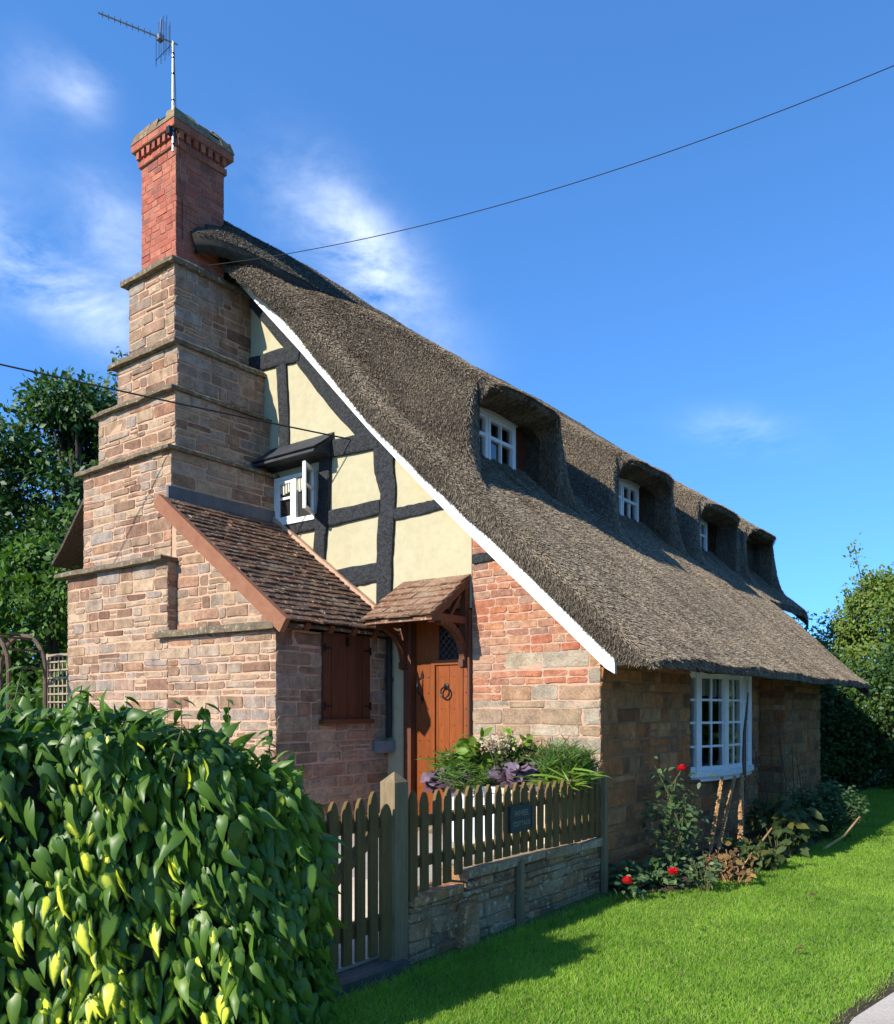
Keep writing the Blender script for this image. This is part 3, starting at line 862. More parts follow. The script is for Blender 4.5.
# ridge cap: a thick saddle of thatch whose front end curls down beside the chimney
def ridge_cap():
    mbr = MB()
    na, nl = 18, 110
    vs_o = []; vs_i = []
    for j in range(nl + 1):
        t = j / nl
        y = -.88 + (YE - .1 + .88) * t ** 1.15
        y = min(y, YE - .1)
        dr = max(0, -.28 - y)
        for i in range(na + 1):
            s = -1 + 2 * i / na
            wide = .74 + .03 * math.sin(y * 7) + .04 * math.sin(y * 1.9) - .42 * dr
            x = RXC + s * wide
            z = float(zs(np.array([x]))[0]) + .20 - .06 * abs(s) ** 4 + .03 * mnoise.noise(Vector((x * 3, y * 2.2, .4)))
            z += .035 * math.sin(y * .9 + .6)
            # curl at the front
            z -= .30 * dr ** 1.3 + .6 * dr ** 3 - .10 * dr * abs(s)
            xx = x + (-.06 * dr if s > 0 else .06 * dr)
            vs_o.append((xx, y, z)); vs_i.append((xx, y + (.05 if j == 0 else 0), z - .26 + .05 * abs(s)))
    W = na + 1
    nO = len(vs_o); fs = []
    def hole(y, x): return -1.10 < y < -.36 and -5.50 < x < -4.76
    for j in range(nl):
        for i in range(na):
            a, b, c, d = j * W + i, j * W + i + 1, (j + 1) * W + i + 1, (j + 1) * W + i
            q = vs_o[a]; r_ = vs_o[c]
            if hole(max(q[1], r_[1]), (q[0] + r_[0]) / 2): continue
            fs.append((a, b, c, d)); fs.append((nO + d, nO + c, nO + b, nO + a))
    for j in range(nl):
        fs.append((j * W, (j + 1) * W, nO + (j + 1) * W, nO + j * W))
        fs.append((j * W + na, nO + j * W + na, nO + (j + 1) * W + na, (j + 1) * W + na))
    for i in range(na):
        if not hole(vs_o[i][1] + .05, vs_o[i][0]) : fs.append((i, nO + i, nO + i + 1, i + 1))
        k = nl * W + i; fs.append((k, k + 1, nO + k + 1, nO + k))
    mbr.add(vs_o + vs_i, fs)
    o = mbr.build('ridge_cap', M['ridge'], roof, smooth=True)
    qs = [(j * W + i, j * W + i + 1, (j + 1) * W + i + 1, (j + 1) * W + i) for j in range(nl) for i in range(na // 2, na)
          if not hole(vs_o[j * W + i][1] + .06, vs_o[j * W + i][0])]
    return o, qs, vs_o
rc, rq, rv_ = ridge_cap()
rr = reeds(rq, rv_, 5200, 'ridge_reeds', roof, .02, .05, lift=(.05, .5), mat='ridgereed'); rr['kind'] = 'stuff'

# ---- dormer windows
for c, sc, y1 in zip(DORM, DSC, DWIN):
    w = 1.26
    y0 = y1 - w
    z0 = 4.50; z1 = 5.19
    d = MB()
    # backing wall of the niche (plastered), above and beside the frame
    d.box(XW - .12, c - HW * sc - .02, z0 - .1, XW - .07, y0, 5.55)
    d.box(XW - .12, y1, z0 - .1, XW - .07, c + HW * sc + .02, 5.55)
    d.box(XW - .12, y0, z1, XW - .07, y1, 5.55)
    dw = d.build('dormer_window', M['oakdark'], cot)
    l = MB(); l.box(XW - .07, y0 - .06, z1 + .004, XW + .06, y1 + .06, z1 + .14); l.build('lintel', M['offwhite'], dw)
    f = MB()
    f.box(XW - .07, y0, z1 - .045, XW, y1, z1); f.box(XW - .07, y0, z0 - .05, XW, y1, z0)
    for y in (y0, (y0 + y1) / 2 - .022, y1 - .045): f.box(XW - .07, y, z0, XW + .001, y + .045, z1 - .045)
    f.build('frame', M['white'], dw)
    p = MB()
    for k in range(2):
        ya = y0 + .045 + k * (w / 2 - .03) + (.0 if k == 0 else -.004); yb = ya + w / 2 - .067
        s = MB()
        t = .042
        s.box(XW - .05, ya + .003, z0 + .003, XW + .012, ya + t, z1 - .05); s.box(XW - .05, yb - t, z0 + .003, XW + .012, yb - .003, z1 - .05)
        s.box(XW - .05, ya + t, z0 + .003, XW + .010, yb - t, z0 + t); s.box(XW - .05, ya + t, z1 - .05 - t, XW + .010, yb - t, z1 - .05)
        zm = (z0 + z1) / 2 + .05
        s.box(XW - .045, ya + t, zm - .022, XW + .012, yb - t, zm + .022)
        s.box(XW - .04, (ya + yb) / 2 - .012, z0 + t, XW + .004, (ya + yb) / 2 + .012, zm - .022)
        s.box(XW - .04, (ya + yb) / 2 - .012, zm + .022, XW + .004, (ya + yb) / 2 + .012, z1 - .05 - t)
        s.build('sash', M['white'], dw)
        p.add([(XW - .03, ya + .03, z0 + .03), (XW - .03, yb - .03, z0 + .03), (XW - .03, yb - .03, z1 - .08), (XW - .03, ya + .03, z1 - .08)], [(0, 1, 2, 3)])
    p.build('pane', M['glass'], dw)
    r = MB()
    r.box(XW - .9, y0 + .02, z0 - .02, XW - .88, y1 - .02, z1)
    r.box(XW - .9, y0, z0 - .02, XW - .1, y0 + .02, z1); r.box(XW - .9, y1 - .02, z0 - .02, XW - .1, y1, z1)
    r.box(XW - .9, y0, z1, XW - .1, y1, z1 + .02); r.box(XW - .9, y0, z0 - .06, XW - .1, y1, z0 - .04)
    r.build('unlit_room_backing', M['interior'], dw)

# ---- chimney
mb = MB()
LV = [(-6.19, -1.575, 0, -4.20, 0, 3.17), (-6.03, -1.465, 3.20, -4.295, 0, 4.385), (-5.92, -1.335, 4.40, -4.41, 0, 5.085), (-5.68, -1.235, 5.10, -4.515, 0, 5.645), (-5.655, -1.10, 5.68, -4.765, .0, 6.68)]
for k, b in enumerate(LV):
    stone_block(mb, *b, seed=100 + 10 * k, depth=.011)
chim = mb.build('chimney_stack', [M['stone'], M['mortar']], cot)
# course tops: thin projecting slabs
for (x0, y0, z0, x1, y1, z1) in [(-6.30, -1.68, 3.165, -4.17, 0, 3.215), (-6.11, -1.54, 4.375, -4.24, 0, 4.425), (-5.99, -1.41, 5.075, -4.37, 0, 5.125), (-5.77, -1.31, 5.64, -4.47, 0, 5.70), (-5.75, -1.18, 6.67, -4.71, 0, 6.735)]:
    s = MB(); rough_slab(s, x0, y0, z0, x1, y1, z1); s.build('string_course', M['slab'], chim)
# brick shaft
sx0, sx1, sy0, sy1 = -5.46, -4.79, -1.06, -.40
s = MB()
s.box(sx0, sy0, 6.72, sx1, sy1, 8.06, 1)
for o_, u_, n_, a, b in [((0, sy0, 0), X_, -Y_, sx0, sx1), ((sx1, 0, 0), Y_, X_, sy0, sy1), ((sx0, 0, 0), -Y_, -X_, -sy1, -sy0), ((0, sy1, 0), -X_, Y_, -sx1, -sx0)]:
    course_wall(s, o_, u_, n_, 6.735, 8.03, const(a - .006, b + .006), (.073, .077), (.10, .225), depth=.008, gap=.011, jit=.002, stag=True, inset=.004, seed=int(a * 100) + 900)
s.build('brick_shaft', [M['chbrick'], M['chmortar']], chim)
s = MB()
s.box(sx0 - .03, sy0 - .03, 8.03, sx1 + .03, sy1 + .03, 8.10, 1)
course_wall(s, (0, sy0 - .03, 0), X_, -Y_, 8.03, 8.105, const(sx0 - .035, sx1 + .035), (.07, .08), (.1, .22), depth=.006, gap=.01, jit=.002, stag=True, inset=.004, seed=3)
course_wall(s, (sx1 + .03, 0, 0), Y_, X_, 8.03, 8.105, const(sy0 - .035, sy1 + .035), (.07, .08), (.1, .22), depth=.006, gap=.01, jit=.002, stag=True, inset=.004, seed=4)
s.box(sx0 - .01, sy0 - .01, 8.105, sx1 + .01, sy1 + .01, 8.20, 1)
for k in range(7):
    t = k / 6
    x = sx0 - .02 + (sx1 - sx0 - .04) * t
    s.box(x, sy0 - .065, 8.108, x + .055, sy0 - .012, 8.198, 0, .004)
    y = sy0 + .0 + (sy1 - sy0 - .06) * t
    s.box(sx1 + .012, y, 8.108, sx1 + .065, y + .055, 8.198, 0, .004)
    s.box(sx0 - .065, y, 8.108, sx0 - .012, y + .055, 8.198, 0, .004)
def ring(e, z0, z1, seed):
    s.box(sx0 - e, sy0 - e, z0, sx1 + e, sy1 + e, z1, 1)
    for o_, u_, n_, a, b in [((0, sy0 - e, 0), X_, -Y_, sx0 - e, sx1 + e), ((sx1 + e, 0, 0), Y_, X_, sy0 - e, sy1 + e), ((sx0 - e, 0, 0), -Y_, -X_, -sy1 - e, -sy0 + e)]:
        course_wall(s, o_, u_, n_, z0, z1, const(a - .006, b + .006), (z1 - z0, z1 - z0 + .001), (.12, .24), depth=.007, gap=.01, jit=.004, stag=True, inset=.005, seed=seed)
ring(.085, 8.20, 8.285, 11); 
# weathered flaunching: broken stone courses stepping inwards
rnd = random.Random(5)
for (e0, e1, za, zb) in [(.095, .06, 8.285, 8.40), (.05, -.02, 8.40, 8.47)]:
    for side in range(4):
        n = 5
        for k in range(n):
            t0, t1 = k / n, (k + 1) / n
            hz = zb + rnd.uniform(-.03, .03)
            def pt(t, e, z):
                if side == 0: return (sx0 - e + (sx1 - sx0 + 2 * e) * t, sy0 - e, z)
                if side == 1: return (sx1 + e, sy0 - e + (sy1 - sy0 + 2 * e) * t, z)
                if side == 2: return (sx1 + e - (sx1 - sx0 + 2 * e) * t, sy1 + e, z)
                return (sx0 - e, sy1 + e - (sy1 - sy0 + 2 * e) * t, z)
            di = .16
            a0, a1 = pt(t0, e0, za), pt(t1, e0, za); b0, b1 = pt(t0, e0 - di, za), pt(t1, e0 - di, za)
            c0, c1 = pt(t0, e1, hz), pt(t1, e1, hz + rnd.uniform(-.015, .015)); d0, d1 = pt(t0, e1 - di, hz), pt(t1, e1 - di, hz)
            s.hexa([a0, a1, b1, b0, c0, c1, d1, d0], 2)
s.box(sx0 + .09, sy0 + .09, 8.28, sx1 - .09, sy1 - .09, 8.39, 2)
s.build('chimney_cap', [M['chbrick'], M['chmortar'], M['moss']], chim)

# ---- lean-to beside the stack
mb = MB()
stone_block(mb, -4.19, -1.575, 0, -2.515, 0, 2.36, faces='FR', seed=201, depth=.011)
def lroof(x): return 3.84 + (2.44 - 3.84) * (x + 4.29) / (-2.37 + 4.29)
# set-back raking wall over the ledge
mb.prism([(-4.29, 2.36), (-2.55, 2.36), (-2.55, lroof(-2.55) - .07), (-4.29, lroof(-4.29) - .07)], 'Y', -1.46, -1.2, 1)
ux = lambda v: (-4.22, min(-2.56, -4.29 + (3.84 - .07 - v) / (1.40 / 1.92)))
course_wall(mb, (0, -1.46, 0), X_, -Y_, 2.42, 3.75, ux, RS['hs'], RS['ls'], depth=.011, pick=lambda u, v, r: 0, seed=210)
lean = mb.build('lean_to', [M['stone'], M['mortar']], cot)
s = MB(); rough_slab(s, -4.33, -1.655, 2.355, -2.45, -1.40, 2.41, step=.2); s.build('string_course', M['slab'], lean)

def tile_roof(mbx, A, B, dslope, length, width_v, gauge, tw, tl, th, seed, mi=0, sag=.006):
    """A: top corner, B dir across (unit) ; dslope unit down ; rows of single lap tiles."""
    rnd = random.Random(seed)
    nrm = Vector(B).cross(Vector(dslope)).normalized()
    if nrm.z < 0: nrm = -nrm
    nrows = int(length / gauge)
    for r_ in range(nrows + 1):
        o = (tw * .5 if r_ % 2 else 0)
        u = -o
        while u < width_v - .01:
            u0 = max(0, u) + .002; u1 = min(u + tw, width_v) - .002
            if u1 - u0 > .02:
                s0 = r_ * gauge; s1 = min(s0 + tl, length + .02)
                s0 += rnd.uniform(-.006, .006); s1 += rnd.uniform(-.012, .012)
                lift0 = .004; lift1 = th * 1.9 + rnd.uniform(-.004, .008)
                tilt = rnd.uniform(-.005, .005)
                def p(uu, ss, nn): return Vector(A) + Vector(B) * uu + Vector(dslope) * ss + nrm * nn
                mbx.hexa([p(u0, s0, lift0 - th), p(u1, s0, lift0 - th), p(u1, s1, lift1 - th + tilt), p(u0, s1, lift1 - th - tilt),
                          p(u0, s0, lift0), p(u1, s0, lift0), p(u1, s1, lift1 + tilt), p(u0, s1, lift1 - tilt)], mi)
            u += tw
t = MB()
dv = Vector((1.92, 0, -1.40)); ln = dv.length; dv.normalize()
tile_roof(t, (-4.29, -1.60, 3.855), (0, 1, 0), dv, ln + .06, 1.59, .098, .168, .20, .016, 4)
# boarding below the tiles
q0 = Vector((-4.29, -1.57, 3.80)); 
t.hexa([q0 + Vector((0, 0, -.03)), q0 + Vector((0, 1.56, -.03)), q0 + dv * ln + Vector((0, 1.56, -.03)), q0 + dv * ln + Vector((0, 0, -.03)), q0, q0 + Vector((0, 1.56, 0)), q0 + dv * ln + Vector((0, 1.56, 0)), q0 + dv * ln], 0)
t.build('tiled_roof', M['tile'], lean)
s = MB()
a = Vector((-4.295, -1.625, 3.80)); b = a + dv * (ln + .05)
s.bar(a, b, .06, .15, (0, 0, 1)); s.build('verge_board', M['verge'], lean)
s = MB()
s.bar((-4.27, -.05, 3.885), Vector((-4.27, -.05, 3.885)) + dv * (ln - .03), .07, .05)
s.build('mortar_fillet', M['mortar'], lean)
s = MB(); s.box(-4.30, -1.52, 3.80, -4.265, -.02, 3.98); s.build('lead_flashing', M['lead'], lean)
for y in (-1.32, -1.0, -.68, -.36):
    s = MB(); s.bar((-2.6, y, 2.50), (-2.36, y, 2.38), .06, .08); s.build('rafter_end', M['oakdark'], lean)
# shutter
s = MB()
n = 6
for k in range(n):
    y = -1.0 + k * (.672 / n)
    s.box(-2.512, y + .002, 1.51, -2.478 + (.003 if k % 2 else 0), y + .672 / n - .002, 2.365)
sh = s.build('shutter', M['shutter'], lean)
s = MB(); s.box(-2.515, -1.03, 1.462, -2.44, -.30, 1.508); s.build('shutter_sill', M['oakdark'], lean)
for z in (1.63, 2.20):
    for y in (-1.0, -.42):
        s = MB(); s.box(-2.474, y, z, -2.464, y + .10, z + .02); s.box(-2.474, y + (.0 if y < -.5 else .08), z - .03, -2.462, y + (.02 if y < -.5 else .10), z + .05); s.build('strap_hinge', M['iron'], lean)
s = MB(); s.box(-2.474, -.69, 2.24, -2.455, -.66, 2.33); s.build('shutter_bolt', M['iron'], lean)
s = MB(); s.box(-2.49, -.25, 1.15, -2.40, -.03, 1.28); s.box(-2.40, -.245, 1.155, -2.395, -.035, 1.275); s.build('meter_box', M['box'], cot)
s = MB(); s.tube([(-2.455, -.05, 2.42), (-2.455, -.05, 1.9), (-2.45, -.05, 1.5), (-2.46, -.05, 1.31)], .032, 10); s.tube([(-2.455, -.05, 1.9), (-2.455, -.05, 1.95)], .042, 10); s.build('drainpipe', M['black'], cot)

# ---- upper casement under its pentice board
s = MB()
wx0, wx1, wz0, wz1 = -4.285, -3.60, 3.845, 4.37
s.box(wx0, -.06, wz0 - .05, wx1 + .01, 0.0, wz0 + .005); s.box(wx0, -.05, wz1 - .04, wx1, 0, wz1)
s.box(wx0, -.05, wz0 + .005, wx0 + .045, 0, wz1 - .04); s.box(wx1 - .04, -.05, wz0 + .005, wx1, 0, wz1 - .04); s.box(-3.955, -.052, wz0 + .005, -3.905, 0, wz1 - .04)
cas = s.build('casement_window', M['white'], cot)
s = MB()
def sash(mbs, o, ux_, wdt, z0, z1, t=.04, th=.035):
    o = Vector(o); ux_ = Vector(ux_).normalized(); nx = ux_.cross(Z_)
    def bx(u0, v0, u1, v1, d=0):
        p = [o + ux_ * u + Z_ * v + nx * n for v in (v0, v1) for (u, n) in ((u0, -th / 2 + d), (u1, -th / 2 + d), (u1, th / 2 - d), (u0, th / 2 - d))]
        mbs.hexa(p)
    bx(0, z0, t, z1); bx(wdt - t, z0, wdt, z1); bx(t, z0, wdt - t, z0 + t, .002); bx(t, z1 - t, wdt - t, z1, .002)
    zm = (z0 + z1) / 2 + .02
    bx(t, zm - .014, wdt - t, zm + .014, .004)
    return [o + ux_ * t * .5 + Z_ * (z0 + t * .5), o + ux_ * (wdt - t * .5) + Z_ * (z0 + t * .5), o + ux_ * (wdt - t * .5) + Z_ * (z1 - t * .5), o + ux_ * t * .5 + Z_ * (z1 - t * .5)]
q = sash(s, (-4.238, -.03, 0), (1, 0, 0), .28, wz0 + .01, wz1 - .042); s.build('sash', M['white'], cas)
g = MB(); g.add(q, [(0, 1, 2, 3)]); g.build('pane', M['glass'], cas)
s = MB(); g = MB()
q = sash(s, (-3.60, -.06, 0), (.155, -.29, 0), .33, wz0 + .0, wz1 + .0, .042); s.build('open_sash', M['white'], cas)
g.add(q, [(0, 1, 2, 3)]); g.build('pane', M['glass'], cas)
# near-black panel on the wall stands in for the unlit room; curtain over it
s = MB(); s.box(wx0 + .02, -.012, wz0, wx1 - .02, -.004, wz1 - .02); s.build('unlit_room_backing', M['interior'], cas)
s = MB()
for k in range(14):
    x = wx0 + .06 + k * .045
    s.tube([(x, -.019, wz1 - .05), (x + .004, -.019, wz1 - .20 + .012 * math.sin(k * 2.1))], [.02, .018], 6)
s.build('curtain', M['blind'], cas)
s = MB()
prof = [(0, 4.735), (-.10, 4.64), (-.30, 4.50), (-.31, 4.47), (-.10, 4.50), (0, 4.46)]
s.prism([(p[0] - .001, p[1]) for p in prof], 'X', -4.37, -3.34)
s.prism([(-.30, 4.515), (-.10, 4.655), (0, 4.75), (0, 4.76), (-.11, 4.667), (-.315, 4.525)], 'X', -4.39, -3.32)
s.build('pentice_board', M['felt'], cas)

# ---- door and porch canopy
dx0, dx1 = -2.255, -1.403
s = MB()
s.box(dx0, -.05, .45, dx0 + .10, .12, 2.60); s.box(dx1 - .03, -.05, .45, dx1, .12, 2.60); s.box(dx0 + .10, -.048, 2.52, dx1 - .03, .12, 2.60)
door = s.build('door', M['oakdark'], cot)
s = MB()
n = 5; a, b = dx0 + .10, dx1 - .03
for k in range(n):
    u0 = a + (b - a) * k / n
    s.box(u0 + .002, .045, .47, u0 + (b - a) / n - .002, .085, 2.10)
s.box(a, .045, 2.10, -1.86, .085, 2.52); s.box(-1.60, .045, 2.10, b, .085, 2.52); s.box(-1.86, .045, 2.47, -1.60, .085, 2.52)
s.build('door_planks', M['oakstain'], door)
s = MB()
for x in (-1.945, -1.585): s.box(x, .022, .47, x + .05, .046, 2.115)
s.box(-1.895, .024, 2.065, -1.585, .046, 2.115)
s.box(-1.535, .033, .47, b - .002, .046, 2.08); s.box(a + .002, .036, .47, -1.945, .046, 2.10)
s.build('door_frame_moulding', M['oakstain'], door)
s = MB(); s.add([(-1.86, .06, 2.10), (-1.60, .06, 2.10), (-1.60, .06, 2.47), (-1.86, .06, 2.47)], [(0, 1, 2, 3)]); s.build('door_glass', M['glass'], door)
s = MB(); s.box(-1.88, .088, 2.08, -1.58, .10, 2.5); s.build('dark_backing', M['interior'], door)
s = MB()
for k in range(-4, 8):
    z = 2.10 + k * .075
    for sg in (1, -1):
        p0 = [-1.86, z if sg > 0 else z + .26]; p1 = [-1.60, z + .26 if sg > 0 else z]
        # clip to the light
        pts = []
        for tt in np.linspace(0, 1, 27):
            zz = p0[1] + (p1[1] - p0[1]) * tt
            if 2.10 <= zz <= 2.47: pts.append((-1.86 + .26 * tt, .057, zz))
        if len(pts) > 2: s.tube([pts[0], pts[-1]], .003, 4)
s.build('leading', M['lead'], door)
for z in np.arange(.62, 2.1, .165):
    for x in (-2.10, -1.985, -1.82, -1.66, -1.50):
        yy = .03 if (x > -1.54 or x < -1.95) else .043
        s = MB(); s.lathe((0, 0, 0), [(.0055, 0), (.0055, .004), (.002, .007)], 7)
        s.v = [(x + p[0], yy + .003 - p[2], z + p[1]) for p in s.v]
        s.build('stud_nail', M['iron'], door)
# ring knocker
s = MB()
kc = Vector((-1.755, .03, 1.83))
s.tube([kc + Vector((.055 * math.sin(t_), -.012 - .012 * (1 - math.cos(t_)) / 2, -.05 + .055 * math.cos(t_))) for t_ in np.linspace(0, 2 * math.pi, 25)], .009, 7, cap=False)
s.lathe((0, 0, 0), [(.035, 0), (.033, .008), (.016, .016), (.014, .028)], 14)
n0 = len(s.v) - 56
for i in range(n0, len(s.v)):
    px, py, pz = s.v[i]; s.v[i] = (kc.x + px, .042 - pz, kc.z + .01 + py)
s.build('door_knocker', M['iron'], door)
# long pull handle with leaf ends
s = MB()
hx = -2.065
s.tube([(hx, .015, 1.93), (hx - .012, -.03, 1.90), (hx - .014, -.035, 1.84), (hx - .012, -.03, 1.78), (hx, .015, 1.75)], [.007, .009, .010, .009, .007], 8)
for z, sg in ((1.93, 1), (1.75, -1)):
    s.prism([(hx - .012, z), (hx + .012, z), (hx + .022, z + sg * .03), (hx, z + sg * .085), (hx - .022, z + sg * .03)][::1], 'Y', .028, .036)
s.build('door_handle', M['iron'], door)
s = MB(); s.box(-2.32, -.32, .36, -1.36, .06, .46, 0, .006); s.build('doorstep', M['slab'], door)

cnp = MB()
cx0, cx1 = -2.30, -1.415
dsl = Vector((0, -.62, -.455)); cl = dsl.length; dsl.normalize()
tile_roof(cnp, (cx0, -.0, 2.955), (1, 0, 0), dsl, cl, cx1 - cx0, .125, .21, .20, .016, 9)
a = Vector((cx0 + .02, -.01, 2.925))
cnp.hexa([a + Vector((0, 0, -.03)), a + Vector((cx1 - cx0 - .04, 0, -.03)), a + Vector((cx1 - cx0 - .04, 0, -.03)) + dsl * cl * .97, a + Vector((0, 0, -.03)) + dsl * cl * .97,
          a, a + Vector((cx1 - cx0 - .04, 0, 0)), a + Vector((cx1 - cx0 - .04, 0, 0)) + dsl * cl * .97, a + dsl * cl * .97], 0)
canopy = cnp.build('porch_canopy', M['porchtile'], cot)
for x in (cx0 + .06, cx1 - .05):
    s = MB()
    s.box(x - .035, -.075, 2.02, x + .035, -.004, 2.90)
    s.bar((x, -.05, 2.87), Vector((x, -.05, 2.87)) + dsl * (cl - .08), .068, .075)
    s.box(x - .033, -.60, 2.455, x + .033, -.075, 2.525)
    # curved brace
    pts = []
    for t_ in np.linspace(0, math.pi / 2, 11):
        pts.append((x, -.06 - .40 * (1 - math.cos(t_)) , 2.08 + .375 * math.sin(t_)))
    for i in range(10): s.bar(pts[i], Vector(pts[i + 1]) + (Vector(pts[i + 1]) - Vector(pts[i])) * .12, .060, .065, (1, 0, 0))
    s.box(x - .028, -.115, 2.03, x + .028, -.075, 2.10)
    s.bar((x, -.30, 2.52), (x, -.14, 2.73), .03, .05, (1, 0, 0))
    s.build('bracket', M['oakdark'], canopy)
s = MB(); s.box(cx0 + .1, -.60, 2.455, cx1 - .09, -.545, 2.52); s.build('eaves_beam', M['oakdark'], canopy)

# ---- bow window
s = MB()
PB = [(-.22, 1.92), (-.02, 2.43), (.115, 2.95), (.135, 3.50), (.065, 4.02), (-.10, 4.30)]
bz0, bz1 = .90, 2.03
def facet_box(mbx, p, q, u0, z0, u1, z1, d0, d1):
    p = Vector((p[0], p[1], 0)); q = Vector((q[0], q[1], 0)); e = (q - p); L_ = e.length; e.normalize(); nn = Vector((e.y, -e.x, 0))
    pts = [p + e * u + nn * d + Z_ * z for z in (z0, z1) for (u, d) in ((u0, d0), (u1, d0), (u1, d1), (u0, d1))]
    mbx.hexa(pts); return L_
for i in range(5):
    p, q = PB[i], PB[i + 1]; L_ = math.dist(p, q)
    facet_box(s, p, q, .03, bz0, L_ - .03, bz0 + .06, -.03, .02); facet_box(s, p, q, .03, bz1 - .07, L_ - .03, bz1, -.03, .02)
for i in range(6):
    p = PB[i]
    a = PB[max(0, i - 1)]; b = PB[min(5, i + 1)]; ang = math.atan2(b[1] - a[1], b[0] - a[0])
    e = Vector((math.cos(ang), math.sin(ang), 0)); nn = Vector((e.y, -e.x, 0)); c = Vector((p[0], p[1], 0))
    s.hexa([c + e * u + nn * d + Z_ * z for z in (bz0 - .01, bz1 + .005) for (u, d) in ((-.045, -.05), (.045, -.05), (.045, .035), (-.045, .035))])
bay = s.build('bow_window', M['white'], cot)
s = MB()
for i in range(5):
    p, q = PB[i], PB[i + 1]; L_ = math.dist(p, q)
    for zz in (1.185, 1.455, 1.715):
        facet_box(s, p, q, .045, zz - .013, L_ - .045, zz + .013, -.018, .010)
    facet_box(s, p, q, L_ / 2 - .013, bz0 + .06, L_ / 2 + .013, bz1 - .07, -.020, .012)
s.build('glazing_bar', M['white'], bay)
s = MB()
for i in range(5):
    p, q = PB[i], PB[i + 1]; L_ = math.dist(p, q)
    e = Vector((q[0] - p[0], q[1] - p[1], 0)) / L_; nn = Vector((e.y, -e.x, 0)); o_ = Vector((p[0], p[1], 0))
    for r0, r1 in ((bz0 + .05, 1.185), (1.185, 1.455), (1.455, 1.715), (1.715, bz1 - .06)):
        for u0, u1 in ((.04, L_ / 2), (L_ / 2, L_ - .04)):
            tx, tz = random.uniform(-.004, .004), random.uniform(-.003, .003)
            s.add([o_ + e * u0 + Z_ * r0 + nn * (tx + tz), o_ + e * u1 + Z_ * r0 + nn * (-tx + tz), o_ + e * u1 + Z_ * r1 + nn * (-tx - tz), o_ + e * u0 + Z_ * r1 + nn * (tx - tz)], [(0, 1, 2, 3)])
s.build('pane', M['glass'], bay)
s = MB()
out = [(p[0] + .065 , p[1]) for p in PB]; inn = [(-.30, 4.34), (-.30, 1.9)]
s.prism(out + inn, 'Z', .842, .905)
s.prism([(p[0] + .035, p[1]) for p in PB] + inn, 'Z', .79, .842)
s.build('window_sill', M['white'], bay)
s = MB(); s.prism([(p[0] + .055, p[1]) for p in PB] + inn, 'Z', 2.035, 2.085); s.build('window_head', M['white'], bay)
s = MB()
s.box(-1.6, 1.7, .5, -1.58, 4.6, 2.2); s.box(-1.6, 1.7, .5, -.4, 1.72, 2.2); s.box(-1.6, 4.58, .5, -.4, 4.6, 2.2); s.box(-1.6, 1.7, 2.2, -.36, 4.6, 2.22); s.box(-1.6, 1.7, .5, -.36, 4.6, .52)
s.build('unlit_room_backing', M['interior'], bay)
s = MB()
for k in range(40):
    y = 1.98 + k * .055
    x = float(np.interp(y, [p[1] for p in PB], [p[0] for p in PB])) - .10
    s.tube([(x, y, 2.02), (x + .006, y, 1.76 + .008 * math.sin(k))], .026, 6)
s.build('blind', M['blind'], bay)
for (y, x, h, r) in ((2.62, -.13, .16, .05), (2.75, -.16, .22, .04), (3.2, -.02, .12, .06)):
    s = MB(); s.lathe((x, y, .906), [(r * .6, 0), (r, h * .3), (r * .9, h * .6), (r * .35, h * .8), (r * .45, h)], 12); s.build('ornament', M['trough'], bay)

# ------------------------------------------------------------------ TV AERIAL
aer = thing('tv_aerial', (-4.76, -1.10, 7.95), 'silver tv aerial on a mast strapped to the brick chimney', 'aerial')
s = MB(); s.tube([(-4.765, -1.115, 7.93), (-4.765, -1.115, 9.17)], .013, 10); s.build('mast', M['steel'], aer)
for z in (8.0, 8.15, 8.5, 8.8, 8.98, 9.03):
    s = MB(); s.tube([(-4.765, -1.115, z), (-4.765, -1.115, z + .015)], .018, 8); s.build('clamp', M['iron'], aer)
s = MB(); s.box(-4.82, -1.17, 8.12, -4.76, -1.12, 8.20); s.build('bracket', M['iron'], aer)
bd = Vector((-.41, -.92, .03)).normalized(); b0 = Vector((-4.765, -1.115, 9.16)) - bd * .05
s = MB(); s.tube([b0, b0 + bd * .84], .009, 8); s.build('boom', M['steel'], aer)
for k in range(9):
    p = b0 + bd * (.30 + k * .062)
    s = MB(); s.tube([p - Z_ * .035, p + Z_ * .035], .0035, 5); s.build('director', M['iron'], aer)
s = MB()
for k, (d, h0, h1) in enumerate([(.09, -.14, .20), (.13, -.2, .24), (.17, -.24, .2), (.22, -.28, .1)]):
    for sd in (-1, 1):
        p = b0 + bd * d + Vector((bd.y, -bd.x, 0)) * sd * (.03 + .02 * k)
        s.tube([p + Z_ * h0, p + Z_ * h1], .0035, 5)
s.tube([b0 + bd * .05, b0 + bd * .24 - Z_ * .28], .004, 5); s.build('reflector', M['iron'], aer)
s = MB(); p = b0 + bd * .19
s.bar(p - Z_ * .02, p + Vector((.02, 0, .2)) , .02, .012); s.box(p.x - .035, p.y - .03, p.z - .03, p.x + .03, p.y + .03, p.z + .03)
s.build('dipole_box', M['steel'], aer)
s = MB(); s.tube([(-4.75, -1.12, 9.13), (-4.742, -1.1, 8.6), (-4.745, -1.09, 8.2), (-4.70, -1.08, 8.0), (-4.77, -1.02, 7.9), (-4.772, -.99, 7.6), (-4.774, -.98, 7.0)], .005, 5); s.build('coax_cable', M['black'], aer)

